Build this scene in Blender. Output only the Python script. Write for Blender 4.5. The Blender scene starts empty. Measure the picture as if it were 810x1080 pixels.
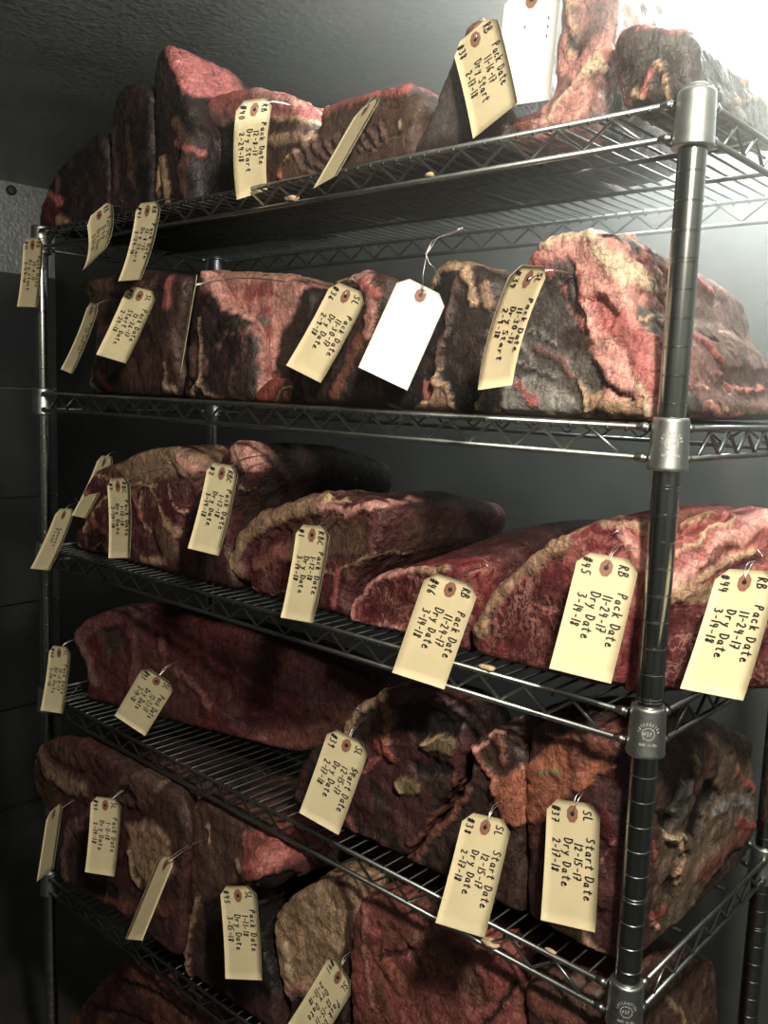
import bpy, math, random
import numpy as np
from mathutils import Matrix, Vector, Euler
SC = bpy.context.scene; COL = SC.collection
random.seed(4)
# ------------------------------------------------------------------ camera (solved from the post's one-inch grooves)
CAM = [0.35518,-0.77506,-0.26448,1.43891,-0.03632,0.74557,924.90758,1.21958,0.38380,0.00032,-0.28482,-0.55912,-0.84558,-1.15000,0.00569,-0.28343,-0.57207,-0.85667,-1.23362]
W, DEP = CAM[7], CAM[8]
ZA = [0.0] + CAM[10:13] + [-1.175, -1.60]       # shelf heights at the near post
ZB = CAM[14:19] + [-1.60]                        # and at the far post
def rot(w):
    return np.array(Euler((w[0], w[1], w[2]), 'XYZ').to_matrix())
RC = rot(CAM[3:6]); CP = np.array(CAM[:3]); F = CAM[6]
def ray(px, py):
    return RC @ np.array([(px-405)/F, -(py-540)/F, -1.0])
def hit(px, py, O, n):
    d = ray(px, py); n = np.array(n, float)
    return CP + d*(((np.array(O, float)-CP) @ n)/(d @ n))
cd = bpy.data.cameras.new('camera'); cam = bpy.data.objects.new('camera', cd); COL.objects.link(cam)
cam.location = CP; cam.rotation_euler = CAM[3:6]
cd.sensor_fit = 'VERTICAL'; cd.sensor_height = 36.0; cd.lens = F/1080*36.0
cd.clip_start = .01; cd.clip_end = 50
SC.camera = cam

def zdeck(k, x):
    t = min(max(-x/W, -.1), 1.1); return ZA[k] + (ZB[k]-ZA[k])*t
def postB(z): return -W + CAM[9]*(z+.4)

# ------------------------------------------------------------------ object helpers
def tag(o, label=None, cat=None, group=None, kind=None):
    if label: o['label'] = label
    if cat: o['category'] = cat
    if group: o['group'] = group
    if kind: o['kind'] = kind
    return o
def empty(name, loc=(0,0,0)):
    o = bpy.data.objects.new(name, None); o.location = loc; o.empty_display_size = .02; COL.objects.link(o); return o
def link(name, me, mat, parent=None):
    o = bpy.data.objects.new(name, me); COL.objects.link(o)
    if mat: me.materials.append(mat)
    if parent:
        o.parent = parent; o.matrix_parent_inverse = Matrix.Translation(-Vector(parent.location))
    return o
class MB:
    def __init__(s): s.v = []; s.f = []; s.smooth = True
    def add(s, vs, fs):
        b = len(s.v); s.v += [tuple(map(float, p)) for p in vs]; s.f += [tuple(i+b for i in f) for f in fs]
    def box(s, a, b):
        x0,y0,z0 = a; x1,y1,z1 = b
        s.add([(x0,y0,z0),(x1,y0,z0),(x1,y1,z0),(x0,y1,z0),(x0,y0,z1),(x1,y0,z1),(x1,y1,z1),(x0,y1,z1)],
              [(0,3,2,1),(4,5,6,7),(0,1,5,4),(1,2,6,5),(2,3,7,6),(3,0,4,7)])
    def tube(s, pts, r, n=6, closed=False):
        P = [np.array(p, float) for p in pts]; m = len(P); rings = []
        rr = r if hasattr(r, '__len__') else [r]*m
        prev = None
        for i in range(m):
            a = P[i-1] if i > 0 else P[i]; b = P[i+1] if i < m-1 else P[i]
            t = b-a; t = t/(np.linalg.norm(t)+1e-12)
            ref = prev if prev is not None else (np.array([0,0,1.]) if abs(t[2]) < .9 else np.array([1.,0,0]))
            x = np.cross(t, ref); x = x/(np.linalg.norm(x)+1e-12); y = np.cross(x, t); prev = y
            rings.append([P[i]+rr[i]*(math.cos(2*math.pi*j/n)*x+math.sin(2*math.pi*j/n)*y) for j in range(n)])
        vs = [p for R_ in rings for p in R_]
        fs = [(i*n+j, (i+1)*n+j, (i+1)*n+(j+1)%n, i*n+(j+1)%n) for i in range(m-1) for j in range(n)]
        fs.append(tuple(range(n))); fs.append(tuple((m-1)*n+j for j in reversed(range(n))))
        s.add(vs, fs)
    def lathe(s, prof, c, n=32, lean=0.0):
        # prof: (r, z) from top to bottom around the vertical through c
        vs = [(c(z)[0]+r*math.cos(2*math.pi*j/n), c(z)[1]+r*math.sin(2*math.pi*j/n), z) for r, z in prof for j in range(n)]
        m = len(prof)
        fs = [(i*n+j, i*n+(j+1)%n, (i+1)*n+(j+1)%n, (i+1)*n+j)[::-1] for i in range(m-1) for j in range(n)]
        fs.append(tuple(range(n))); fs.append(tuple((m-1)*n+j for j in reversed(range(n))))
        s.add(vs, fs)
    def lathe_hard(s, prof, c, n=32):
        for p, q in zip(prof[:-1], prof[1:]):
            vs = [(c(z)[0]+r*math.cos(2*math.pi*j/n), c(z)[1]+r*math.sin(2*math.pi*j/n), z) for r, z in (p, q) for j in range(n)]
            s.add(vs, [(j, n+j, n+(j+1)%n, (j+1)%n) for j in range(n)])
    def build(s, name, mat, parent=None, smooth=True):
        me = bpy.data.meshes.new(name)
        v = np.array(s.v)
        me.from_pydata([tuple(p) for p in v], [], s.f); me.update()
        if smooth: me.polygons.foreach_set('use_smooth', [True]*len(me.polygons))
        o = link(name, me, mat, parent)
        return o
def origin_to(o, c):
    c = Vector(c); o.data.transform(Matrix.Translation(-c)); o.location = Vector(o.location)+c

# ------------------------------------------------------------------ materials
def mat_new(name):
    m = bpy.data.materials.new(name); m.use_nodes = True
    nt = m.node_tree; b = nt.nodes['Principled BSDF']
    return m, nt, b
def N(nt, t, **kw):
    n = nt.nodes.new(t)
    for k, v in kw.items():
        if k.startswith('i_'): n.inputs[int(k[2:])].default_value = v
        else: setattr(n, k, v)
    return n
def noise(nt, scale, detail=4, rough=.55, dist=0, vec=None):
    n = N(nt, 'ShaderNodeTexNoise'); n.inputs['Scale'].default_value = scale; n.inputs['Detail'].default_value = detail
    n.inputs['Roughness'].default_value = rough; n.inputs['Distortion'].default_value = dist
    if vec: nt.links.new(vec, n.inputs['Vector'])
    return n
def ramp(nt, src, stops):
    r = N(nt, 'ShaderNodeValToRGB'); e = r.color_ramp.elements
    while len(e) < len(stops): e.new(.5)
    for el, (p, c) in zip(e, stops):
        el.position = p; el.color = (*c, 1) if hasattr(c, '__len__') else (c, c, c, 1)
    nt.links.new(src, r.inputs['Fac']); return r
def mix(nt, fac, a, b, mode='MIX'):
    m = N(nt, 'ShaderNodeMix', data_type='RGBA', blend_type=mode)
    for sock, v in ((m.inputs[0], fac), (m.inputs[6], a), (m.inputs[7], b)):
        if hasattr(v, 'is_linked'): nt.links.new(v, sock)
        elif hasattr(v, '__len__'): sock.default_value = (*v, 1)
        else: sock.default_value = v
    return m.outputs[2]
def mth(nt, op, a, b=0.0, c=None):
    m = N(nt, 'ShaderNodeMath', operation=op)
    for i, v in enumerate((a, b) if c is None else (a, b, c)):
        if hasattr(v, 'is_linked'): nt.links.new(v, m.inputs[i])
        else: m.inputs[i].default_value = v
    return m.outputs[0]
def bump(nt, b, h, strength, dist, prev=None):
    n = N(nt, 'ShaderNodeBump'); n.inputs['Strength'].default_value = strength; n.inputs['Distance'].default_value = dist
    nt.links.new(h, n.inputs['Height'])
    if prev: nt.links.new(prev.outputs[0], n.inputs['Normal'])
    nt.links.new(n.outputs[0], b.inputs['Normal']); return n

def meat_material(name, rough=.42, marble_stretch=(1,1,1)):
    m, nt, b = mat_new(name)
    at = N(nt, 'ShaderNodeAttribute', attribute_name='Col'); am = N(nt, 'ShaderNodeAttribute', attribute_name='marb')
    tc = N(nt, 'ShaderNodeTexCoord').outputs['Object']
    mp = N(nt, 'ShaderNodeMapping'); mp.inputs['Scale'].default_value = marble_stretch; nt.links.new(tc, mp.inputs[0])
    n1 = noise(nt, 55, 5, .65, .6, tc); n2 = noise(nt, 260, 3, .6, 0, tc)
    v = ramp(nt, n1.outputs[0], [(.3, .72), (.5, 1.0), (.72, 1.28)])
    c = mix(nt, 1.0, at.outputs['Color'], v.outputs[0], 'MULTIPLY')
    v2 = ramp(nt, n2.outputs[0], [(.3, .68), (.5, 1.0), (.72, 1.3)])
    c = mix(nt, 1.0, c, v2.outputs[0], 'MULTIPLY')
    # pale streaks of fat between the muscle fibres
    n3 = noise(nt, 70, 4, .6, 1.6, mp.outputs[0])
    rdg = mth(nt, 'ABSOLUTE', mth(nt, 'SUBTRACT', n3.outputs[0], .5))
    st = ramp(nt, rdg, [(0, 1.0), (.03, .6), (.065, 0.0)])
    n4 = noise(nt, 28, 2, .5, 0, tc); msk = ramp(nt, n4.outputs[0], [(.38, 0.0), (.6, 1.0)])
    fac = mth(nt, 'MULTIPLY', mth(nt, 'MULTIPLY', st.outputs[0], msk.outputs[0]), mth(nt, 'MULTIPLY', am.outputs['Fac'], .6))
    c = mix(nt, fac, c, (.52, .27, .22))
    # long faint fibres and small pale flecks
    mf = N(nt, 'ShaderNodeMapping'); mf.inputs['Scale'].default_value = (1.0, .25, .22); mf.inputs['Rotation'].default_value = (.3, .4, .2); nt.links.new(tc, mf.inputs[0])
    nf = noise(nt, 240, 3, .6, .8, mf.outputs[0]); vf = ramp(nt, nf.outputs[0], [(.3, .66), (.5, 1.0), (.7, 1.36)])
    c = mix(nt, 1.0, c, vf.outputs[0], 'MULTIPLY')
    n6 = noise(nt, 150, 4, .7, .5, tc); fl = ramp(nt, n6.outputs[0], [(.64, 0.0), (.70, .4)])
    c = mix(nt, fl.outputs[0], c, mix(nt, .5, c, (.48,.30,.23)))
    cr = N(nt, 'ShaderNodeTexVoronoi', feature='DISTANCE_TO_EDGE'); cr.inputs['Scale'].default_value = 34
    cw = noise(nt, 30, 3, .6, 0, tc); cv = N(nt, 'ShaderNodeVectorMath', operation='MULTIPLY_ADD'); nt.links.new(cw.outputs['Color'], cv.inputs[0]); cv.inputs[1].default_value = (.06,.06,.06); nt.links.new(tc, cv.inputs[2])
    nt.links.new(cv.outputs[0], cr.inputs['Vector'])
    crk = ramp(nt, cr.outputs['Distance'], [(.0, .62), (.05, 1.0)]); c = mix(nt, 1.0, c, crk.outputs[0], 'MULTIPLY')
    # dry dark specks
    n5 = noise(nt, 95, 3, .7, .3, tc); dk = ramp(nt, n5.outputs[0], [(.60, 0.0), (.70, .55)])
    c = mix(nt, dk.outputs[0], c, (.02, .008, .007))
    nt.links.new(c, b.inputs['Base Color'])
    rr = ramp(nt, n1.outputs[0], [(.3, rough-.1), (.7, rough+.16)]); nt.links.new(rr.outputs[0], b.inputs['Roughness'])
    b.inputs['Specular IOR Level'].default_value = .45
    h1 = bump(nt, b, n1.outputs[0], .5, .005); h2 = bump(nt, b, n2.outputs[0], .6, .002, h1); h3 = bump(nt, b, nf.outputs[0], .5, .0015, h2); h4 = bump(nt, b, crk.outputs[0], .4, .003, h3)
    return m
M = {}
M['meat'] = meat_material('aged_meat', .44, (1, .5, 1))
M['cut'] = meat_material('cut_meat_face', .42, (1.0, .35, .55))

def simple(name, col, rough=.5, metal=0, var=.15, scale=40, bs=0, bd=.001, spec=.5):
    m, nt, b = mat_new(name)
    tc = N(nt, 'ShaderNodeTexCoord').outputs['Object']
    n = noise(nt, scale, 4, .6, 0, tc)
    r = ramp(nt, n.outputs[0], [(.3, tuple(c*(1-var) for c in col)), (.7, tuple(min(1, c*(1+var)) for c in col))])
    nt.links.new(r.outputs[0], b.inputs['Base Color'])
    b.inputs['Roughness'].default_value = rough; b.inputs['Metallic'].default_value = metal
    b.inputs['Specular IOR Level'].default_value = spec
    if bs: bump(nt, b, n.outputs[0], bs, bd)
    return m
M['chrome'] = simple('dull_chrome', (.33,.35,.34), .37, 1.0, .18, 60)
M['deck'] = simple('grimy_deck_wire', (.12,.125,.12), .45, 1.0, .4, 45)
M['post'] = simple('post_chrome', (.42,.45,.44), .2, 1.0, .12, 25)
M['collar'] = simple('collar_steel', (.46,.49,.48), .42, 1.0, .15, 80, .3, .0006)
M['emblem'] = simple('emblem_highlight', (.55,.56,.53), .35, .2, .05)  # pale tone stands in for shiny highlights on the stamped letters
M['wire'] = simple('tie_wire', (.7,.68,.64), .3, 1.0, .1)
M['groove'] = simple('groove_metal', (.62,.65,.64), .25, 1.0, .1)  # plain pale metal
def paper(name, col):
    m, nt, b = mat_new(name); tc = N(nt, 'ShaderNodeTexCoord').outputs['Object']
    n = noise(nt, 25, 5, .6, 0, tc)
    r = ramp(nt, n.outputs[0], [(.3, tuple(c*.9 for c in col)), (.7, col)])
    nt.links.new(r.outputs[0], b.inputs['Base Color']); b.inputs['Roughness'].default_value = .62
    b.inputs['Specular IOR Level'].default_value = .25
    return m
M['manila'] = paper('manila_card', (.78,.68,.43)); M['white_card'] = paper('white_card', (.90,.89,.86))
M['patch'] = simple('brown_fibre_patch', (.30,.14,.09), .7)
M['ink'] = simple('black_ink', (.015,.014,.018), .5, 0, .05)
M['fatbit'] = simple('dried_fat', (.60,.45,.28), .6, 0, .25, 200, .6, .001)
M['bone'] = simple('sawn_bone', (.50,.36,.23), .55, 0, .3, 90, .6, .002)

def wall_mat(name, col, scale, strength, dist, rough=.5, metal=0., joints=None):
    m, nt, b = mat_new(name); tc = N(nt, 'ShaderNodeTexCoord').outputs['Object']
    n = noise(nt, scale, 5, .6, .5, tc)
    vo = N(nt, 'ShaderNodeTexVoronoi'); vo.inputs['Scale'].default_value = scale*1.3; nt.links.new(tc, vo.inputs['Vector'])
    h = mth(nt, 'ADD', n.outputs[0], mth(nt, 'MULTIPLY', vo.outputs['Distance'], .5))
    big = noise(nt, 3, 3, .6, 0, tc)
    r = ramp(nt, big.outputs[0], [(.3, tuple(c*.75 for c in col)), (.7, tuple(c*1.15 for c in col))])
    r2 = ramp(nt, n.outputs[0], [(.3, .8), (.7, 1.15)])
    nt.links.new(mix(nt, 1.0, r.outputs[0], r2.outputs[0], 'MULTIPLY'), b.inputs['Base Color'])
    b.inputs['Roughness'].default_value = rough; b.inputs['Metallic'].default_value = metal
    bump(nt, b, h, strength, dist); return m
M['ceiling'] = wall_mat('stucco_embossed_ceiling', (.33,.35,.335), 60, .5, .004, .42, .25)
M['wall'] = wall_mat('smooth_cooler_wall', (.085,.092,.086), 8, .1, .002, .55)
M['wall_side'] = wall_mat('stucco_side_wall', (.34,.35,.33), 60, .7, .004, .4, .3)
M['floor'] = wall_mat('floor', (.06,.06,.06), 12, .3, .003, .6)
M['dark_panel_and_shade'] = simple('dark_panel_and_shade', (.035,.037,.035), .6)  # on the side wall boards this dark tone carries the rack's shadow

# ------------------------------------------------------------------ the room
XL, XR, YB, YF, ZC, ZF = -2.66, 1.5, .76, -2.2, .40, -1.80
def slab(name, a, b, mat, kind='structure'):
    mb = MB(); mb.box(a, b); o = mb.build(name, mat, smooth=False); tag(o, kind=kind); return o
slab('floor', (XL-.1, YF-.1, ZF-.1), (XR+.1, YB+.1, ZF), M['floor'])
slab('ceiling', (XL-.1, YF-.1, ZC), (XR+.1, YB+.1, ZC+.1), M['ceiling'])
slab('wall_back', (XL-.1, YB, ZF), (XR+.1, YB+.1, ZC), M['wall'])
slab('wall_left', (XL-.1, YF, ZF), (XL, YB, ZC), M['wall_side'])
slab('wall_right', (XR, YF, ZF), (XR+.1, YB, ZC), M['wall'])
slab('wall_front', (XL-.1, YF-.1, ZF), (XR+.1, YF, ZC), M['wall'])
# jointed boards on the lower side wall, darkened to imitate the rack's shadow
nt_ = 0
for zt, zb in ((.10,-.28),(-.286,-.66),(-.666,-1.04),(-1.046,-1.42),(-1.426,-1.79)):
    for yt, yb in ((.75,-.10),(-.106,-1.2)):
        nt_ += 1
        slab('trim_%d' % nt_, (XL, yb, zb), (XL+.02, yt, zt), M['dark_panel_and_shade'])
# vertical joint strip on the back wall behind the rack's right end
slab('trim_%d' % (nt_+1), (-.02, YB-.012, ZF), (.06, YB, ZC), M['dark_panel_and_shade'])
# wall bolt
mb = MB(); c = hit(11, 201, (XL,0,0), (1,0,0))
mb.tube([(XL, c[1], c[2]), (XL+.012, c[1], c[2]), (XL+.016, c[1], c[2])], [.016,.016,.009], 16)
o = mb.build('wall_bolt', M['dark_panel_and_shade']); origin_to(o, (XL, c[1], c[2])); tag(o, 'small dark round bolt head high on the pale textured side wall', 'bolt')

# ------------------------------------------------------------------ the rack
R_POST = .0127
rack = empty('wire_shelving_rack', (-W/2, DEP/2, ZF))
tag(rack, 'chromed wire shelving rack loaded with tagged meat, with round grooved posts', 'shelving rack')
def post(cx, cy, zt=.0115, zb=ZF+.012):
    prof = [(.004, zt+.001)]
    z = zt; prof += [(R_POST-.002, zt), (R_POST, zt-.002)]
    zs = []; z = zt-.02
    i = 0
    while z > zb+.02:
        zs.append((z, i)); z -= .0254; i += 1
    for z, i in zs:
        for dz in ((0,) if i % 8 != 5 else (-.0016, .0016)):
            zz = z+dz
            prof += [(R_POST, zz+.0009), (R_POST-.0007, zz+.0003), (R_POST-.0007, zz-.0003), (R_POST, zz-.0009)]
    prof += [(R_POST, zb)]
    prof = sorted(prof, key=lambda p: -p[1])
    mb = MB(); mb.lathe_hard(prof, lambda z: (cx(z), cy), 36)
    p = mb.build('post', M['post'], rack)
    for pl in p.data.polygons: pass
    b2 = MB(); x0 = cx(zt)
    b2.lathe([(.003, zt+.0045), (.008, zt+.004), (R_POST+.0012, zt+.001), (R_POST+.0012, zt-.008), (R_POST, zt-.008)], lambda z: (x0, cy), 32)
    b2.build('post_cap', M['collar'], p)
    b3 = MB(); xf = cx(zb)
    b3.lathe([(.006, zb+.004), (.018, zb), (.02, zb-.006), (.02, ZF)], lambda z: (xf, cy), 24)
    b3.build('levelling_foot', M['collar'], p)
    return p
for cx, cy in ((lambda z: 0.0, 0.0), (postB, 0.0), (lambda z: 0.0, DEP), (postB, DEP)):
    post(cx, cy)
WR = .0032; DZ = .0285; OFF = .012
def strip_text(mb, s, x0, z0, h, adv, map3, wd): ...
GLY = {
 'P':[[(0,0),(.05,1),(.4,1),(.5,.78),(.38,.55),(.04,.48)]],
 'a':[[(.5,.5),(.28,.6),(.06,.4),(.06,.12),(.25,0),(.45,.18),(.52,.58),(.48,.12),(.62,0)]],
 'c':[[(.5,.5),(.3,.6),(.08,.38),(.08,.14),(.28,0),(.55,.1)]],
 'k':[[(.08,1),(.05,0)],[(.5,.65),(.1,.3),(.55,0)]],
 'D':[[(.08,1),(.04,0),(.35,.02),(.62,.35),(.6,.75),(.35,1),(-.02,.98)]],
 't':[[(.28,.95),(.22,.15),(.38,0),(.5,.05)],[(.0,.66),(.55,.7)]],
 'e':[[(.08,.32),(.45,.4),(.4,.6),(.2,.6),(.06,.35),(.12,.05),(.35,0),(.65,.12)]],
 'r':[[(.08,.58),(.1,0)],[(.1,.38),(.28,.58),(.5,.55)]],
 'y':[[(.06,.58),(.2,.25),(.45,.25)],[(.52,.6),(.38,0),(.15,-.35)]],
 'S':[[(.55,.88),(.35,1),(.1,.85),(.15,.6),(.5,.4),(.5,.12),(.25,0),(.02,.1)]],
 'T':[[(.32,1),(.28,0)],[(-.02,.97),(.65,1)]],
 'L':[[(.1,1),(.06,.02),(.55,.06)]],
 'R':[[(.06,0),(.08,1),(.45,.95),(.5,.72),(.1,.5),(.58,0)]],
 'B':[[(.06,0),(.08,1),(.42,.96),(.44,.68),(.1,.54),(.55,.42),(.52,.1),(.04,0)]],
 'C':[[(.58,.85),(.35,1),(.08,.7),(.06,.25),(.3,0),(.6,.12)]],
 '#':[[(.22,1),(.12,0)],[(.48,1),(.38,0)],[(0,.66),(.62,.7)],[(-.02,.32),(.58,.35)]],
 '0':[[(.3,1),(.08,.7),(.08,.25),(.3,0),(.5,.3),(.5,.75),(.3,1)]],
 '1':[[(.22,1),(.2,0)]],
 '2':[[(.05,.8),(.28,1),(.5,.78),(.4,.45),(.04,.02),(.58,.05)]],
 '3':[[(.06,.92),(.35,1),(.5,.78),(.22,.55),(.52,.35),(.35,.02),(.02,.08)]],
 '4':[[(.12,1),(.06,.48),(.55,.5)],[(.45,.9),(.4,0)]],
 '5':[[(.55,1),(.15,.98),(.1,.58),(.42,.55),(.52,.25),(.3,0),(.02,.08)]],
 '6':[[(.45,1),(.15,.6),(.06,.2),(.3,0),(.5,.2),(.35,.45),(.1,.3)]],
 '7':[[(.04,.97),(.52,1),(.22,0)],[(.12,.48),(.5,.52)]],
 '8':[[(.48,.85),(.25,1),(.1,.78),(.48,.25),(.28,0),(.08,.2),(.48,.72),(.48,.85)]],
 '9':[[(.48,.75),(.25,.55),(.08,.78),(.28,1),(.48,.85),(.4,0)]],
 '-':[[(.08,.45),(.45,.48)]],
 'n':[[(.06,.55),(.08,0)],[(.08,.35),(.3,.58),(.45,.4),(.48,0)]],
 'u':[[(.06,.55),(.08,.15),(.28,0),(.45,.2),(.48,.55),(.5,0)]],
 'o':[[(.28,.58),(.08,.35),(.15,.05),(.35,0),(.5,.25),(.42,.52),(.28,.58)]],
 's':[[(.45,.52),(.2,.58),(.12,.4),(.42,.22),(.3,0),(.05,.06)]],
 'l':[[(.2,1),(.15,.1),(.35,0)]], 'i':[[(.15,.55),(.15,0)],[(.18,.8),(.19,.84)]],
 'v':[[(.05,.55),(.22,0),(.45,.58)]], 'F':[[(.08,0),(.1,1),(.6,1)],[(.08,.52),(.48,.55)]],
 'N':[[(.06,0),(.08,1),(.5,.02),(.52,1)]], 'I':[[(.2,1),(.2,0)]], 'E':[[(.52,1),(.08,1),(.06,0),(.55,0)],[(.08,.52),(.42,.52)]],
 'O':[[(.28,1),(.05,.7),(.05,.25),(.3,0),(.52,.3),(.5,.75),(.28,1)]],
 'M':[[(0,0),(.08,1),(.28,.35),(.5,1),(.58,0)]], 'A':[[(0,0),(.28,1),(.55,0)],[(.1,.38),(.45,.38)]],
 'U':[[(.06,1),(.06,.2),(.28,0),(.5,.2),(.5,1)]], ' ':[],
}
def write(mb, s, x0, y0, h, adv, fn, wd, slant=.12, jit=.03, rnd=random):
    """strokes of the string as thin flat ribbons; fn maps (x, y) on the card to 3-D, wd is the pen width"""
    x = x0
    for ch in s:
        jx = rnd.uniform(-jit, jit); jy = rnd.uniform(-jit, jit); sc = 1+rnd.uniform(-jit, jit)*1.5
        for pl in GLY.get(ch, []):
            pts = [((gx+slant*gy+jx)*h*.72*sc + x, (gy+jy)*h*sc + y0) for gx, gy in pl]
            # soften corners (Chaikin)
            for _ in range(1):
                if len(pts) > 2:
                    q = [pts[0]]
                    for a, b in zip(pts[:-1], pts[1:]):
                        q += [(a[0]*.75+b[0]*.25, a[1]*.75+b[1]*.25), (a[0]*.25+b[0]*.75, a[1]*.25+b[1]*.75)]
                    q.append(pts[-1]); pts = q
            for i in range(len(pts)-1):
                a, b = pts[i], pts[i+1]; dx, dy = b[0]-a[0], b[1]-a[1]; l = math.hypot(dx, dy)+1e-9
                nx, ny = -dy/l*wd/2, dx/l*wd/2; ex, ey = dx/l*wd*.35, dy/l*wd*.35
                mb.add([fn(a[0]+nx-ex, a[1]+ny-ey), fn(a[0]-nx-ex, a[1]-ny-ey), fn(b[0]-nx+ex, b[1]-ny+ey), fn(b[0]+nx+ex, b[1]+ny+ey)], [(0,1,2,3)])
        x += adv*(.55 if ch in '1l' else .75 if ch in '- ' else 1)
    return x

def collar(k, cx, cy, parent, emblem):
    z = zdeck(k, cx)
    mb = MB(); r0 = .0182; r1 = .0165
    top, bot = z+.010, z-DZ-.010
    mb.lathe([(R_POST, top-.001), (r1-.001, top), (r1, top-.002), (r1+.0003, top-.004), (r0, bot+.004), (r0+.0006, bot+.002), (r0, bot), (R_POST, bot+.0005)], lambda zz: (cx, cy), 40)
    c = mb.build('collar', M['collar'], parent)
    if emblem:
        # stamped round mark with arc lettering, facing the aisle corner
        th0 = math.atan2(-.86, .5) ; zc = (top+bot)/2+.001
        def fn(a, b):
            t = th0 + a/.0176; r = .0184+.0004
            rr = r1+(r0-r1)*((top-(zc+b))/(top-bot))+.0005
            return (cx+rr*math.cos(t), cy+rr*math.sin(t), zc+b)
        e = MB()
        ring = [(.0062*math.cos(a*math.pi/14), .0062*math.sin(a*math.pi/14)) for a in range(29)]
        for a, b in zip(ring[:-1], ring[1:]):
            e.add([fn(a[0],a[1]), fn(b[0],b[1]), fn(b[0]*.87,b[1]*.87), fn(a[0]*.87,a[1]*.87)], [(0,1,2,3)])
        write(e, 'NSF', -.0041, -.0018, .0036, .0027, fn, .0007, 0, 0)
        for i, ch in enumerate('INTERMETRO'):
            ang = math.radians(168-i*17.3)
            ca, sa = math.cos(ang), math.sin(ang)
            def fa(x, y, ca=ca, sa=sa):
                rr = .0082+y; return fn(rr*ca + x*sa, rr*sa - x*ca)
            write(e, ch, -.0008, 0, .0026, .002, fa, .0006, 0, 0)
        write(e, 'MADE IN USA', -.0078, -.0118, .0022, .0016, fn, .0005, 0, 0)
        e.build('stamped_emblem', M['emblem'], c)
    return c
def shelf(k):
    zf = lambda x: zdeck(k, x)
    deck = MB()
    xl = lambda: postB(zf(-W))
    xL = postB(ZB[k]); 
    y0, y1 = -OFF+.004, DEP+OFF-.004
    n = int((-xL-.03)/.0205)
    for i in range(n+1):
        x = -.018 + (xL+.018+.018)*i/n
        z = zf(x)
        deck.tube([(x, y0-.004, z-.004), (x, y0, z+.0025), (x, y1, z+.0025), (x, y1+.004, z-.004)], .0016, 5)
    # three stiffening snake wires under the deck
    d = deck.build('wire_deck', M['deck'], rack)
    def truss(p0, p1, nm, ends=True):
        # p0, p1 : (x, y) of the run
        mb = MB(); a = np.array(p0, float); b = np.array(p1, float); Ln = np.linalg.norm(b-a)
        P = lambda t, dz: (a[0]+(b[0]-a[0])*t, a[1]+(b[1]-a[1])*t, zf(a[0]+(b[0]-a[0])*t)+dz)
        mb.tube([P(0,0), P(1,0)], WR, 8); mb.tube([P(0,-DZ), P(1,-DZ)], WR, 8)
        m = max(2, int(round((Ln-.06)/(.058 if Ln > .6 else .046))))*2
        zz = []
        for i in range(m+1):
            t = (.03+(Ln-.06)*i/m)/Ln
            zz.append(P(t, -.004 if i % 2 else -DZ+.003))
        mb.tube(zz, .0021, 6)
        if ends:
            for t in (0, 1):
                for dz in (0, -DZ):
                    q = np.array(P(t, dz)); dirv = np.array([*(b-a), 0])/Ln*(1 if t == 0 else -1)
                    mb.tube([q+dirv*.002, q+dirv*.006, q+dirv*.014], [.0046,.0046,.0028], 8)
        return mb.build(nm, M['chrome'], d)
    g = .017
    truss((-g, -OFF+.004), (xL+g, -OFF+.004), 'edge_truss'); truss((-g, DEP+OFF-.004), (xL+g, DEP+OFF-.004), 'edge_truss')
    truss((OFF-.004, g), (OFF-.004, DEP-g), 'edge_truss'); truss((xL-OFF+.004, g), (xL-OFF+.004, DEP-g), 'edge_truss')
    for yy in (DEP*.36, DEP*.68):
        md = MB(); md.tube([(-.004, yy, zf(0)-.003), (xL+.004, yy, zf(xL)-.003)], .0026, 8); md.build('stiffening_rod', M['deck'], d)
    for cx in (0.0, xL):
        for cy in (0.0, DEP): collar(k, cx, cy, d, cx == 0.0 and cy == 0.0 and k > 0)
for k in range(6): shelf(k)

# ------------------------------------------------------------------ noise on arrays
_rs = np.random.RandomState(7); _T = _rs.rand(64,64,64).astype(np.float32)
def vnoise(p):
    i = np.floor(p).astype(int); f = p-i; f = f*f*(3-2*f); i &= 63; j = (i+1) & 63
    x0,y0,z0 = i.T; x1,y1,z1 = j.T; fx,fy,fz = f.T
    a = _T[x0,y0,z0]*(1-fx)+_T[x1,y0,z0]*fx; b = _T[x0,y1,z0]*(1-fx)+_T[x1,y1,z0]*fx
    c = _T[x0,y0,z1]*(1-fx)+_T[x1,y0,z1]*fx; d = _T[x0,y1,z1]*(1-fx)+_T[x1,y1,z1]*fx
    return (a*(1-fy)+b*fy)*(1-fz)+(c*(1-fy)+d*fy)*fz
def fbm(p, o=3):
    s = 0; a = .5; t = 0
    for k in range(o):
        s = s+a*vnoise(p*(2.03**k)+17.3*k); t += a; a *= .5
    return s/t
def sstep(a, b, x):
    t = np.clip((x-a)/(b-a+1e-12), 0, 1); return t*t*(3-2*t)
def dist_line(P, pts):
    d = np.full(len(P), 1e9); tt = np.zeros(len(P))
    if len(pts) == 1: return np.linalg.norm(P-pts[0], axis=1)
    for a, b in zip(pts[:-1], pts[1:]):
        ab = b-a; t = np.clip(((P-a) @ ab)/(ab @ ab+1e-12), 0, 1)
        d = np.minimum(d, np.linalg.norm(P-(a+t[:,None]*ab), axis=1))
    return d
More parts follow.
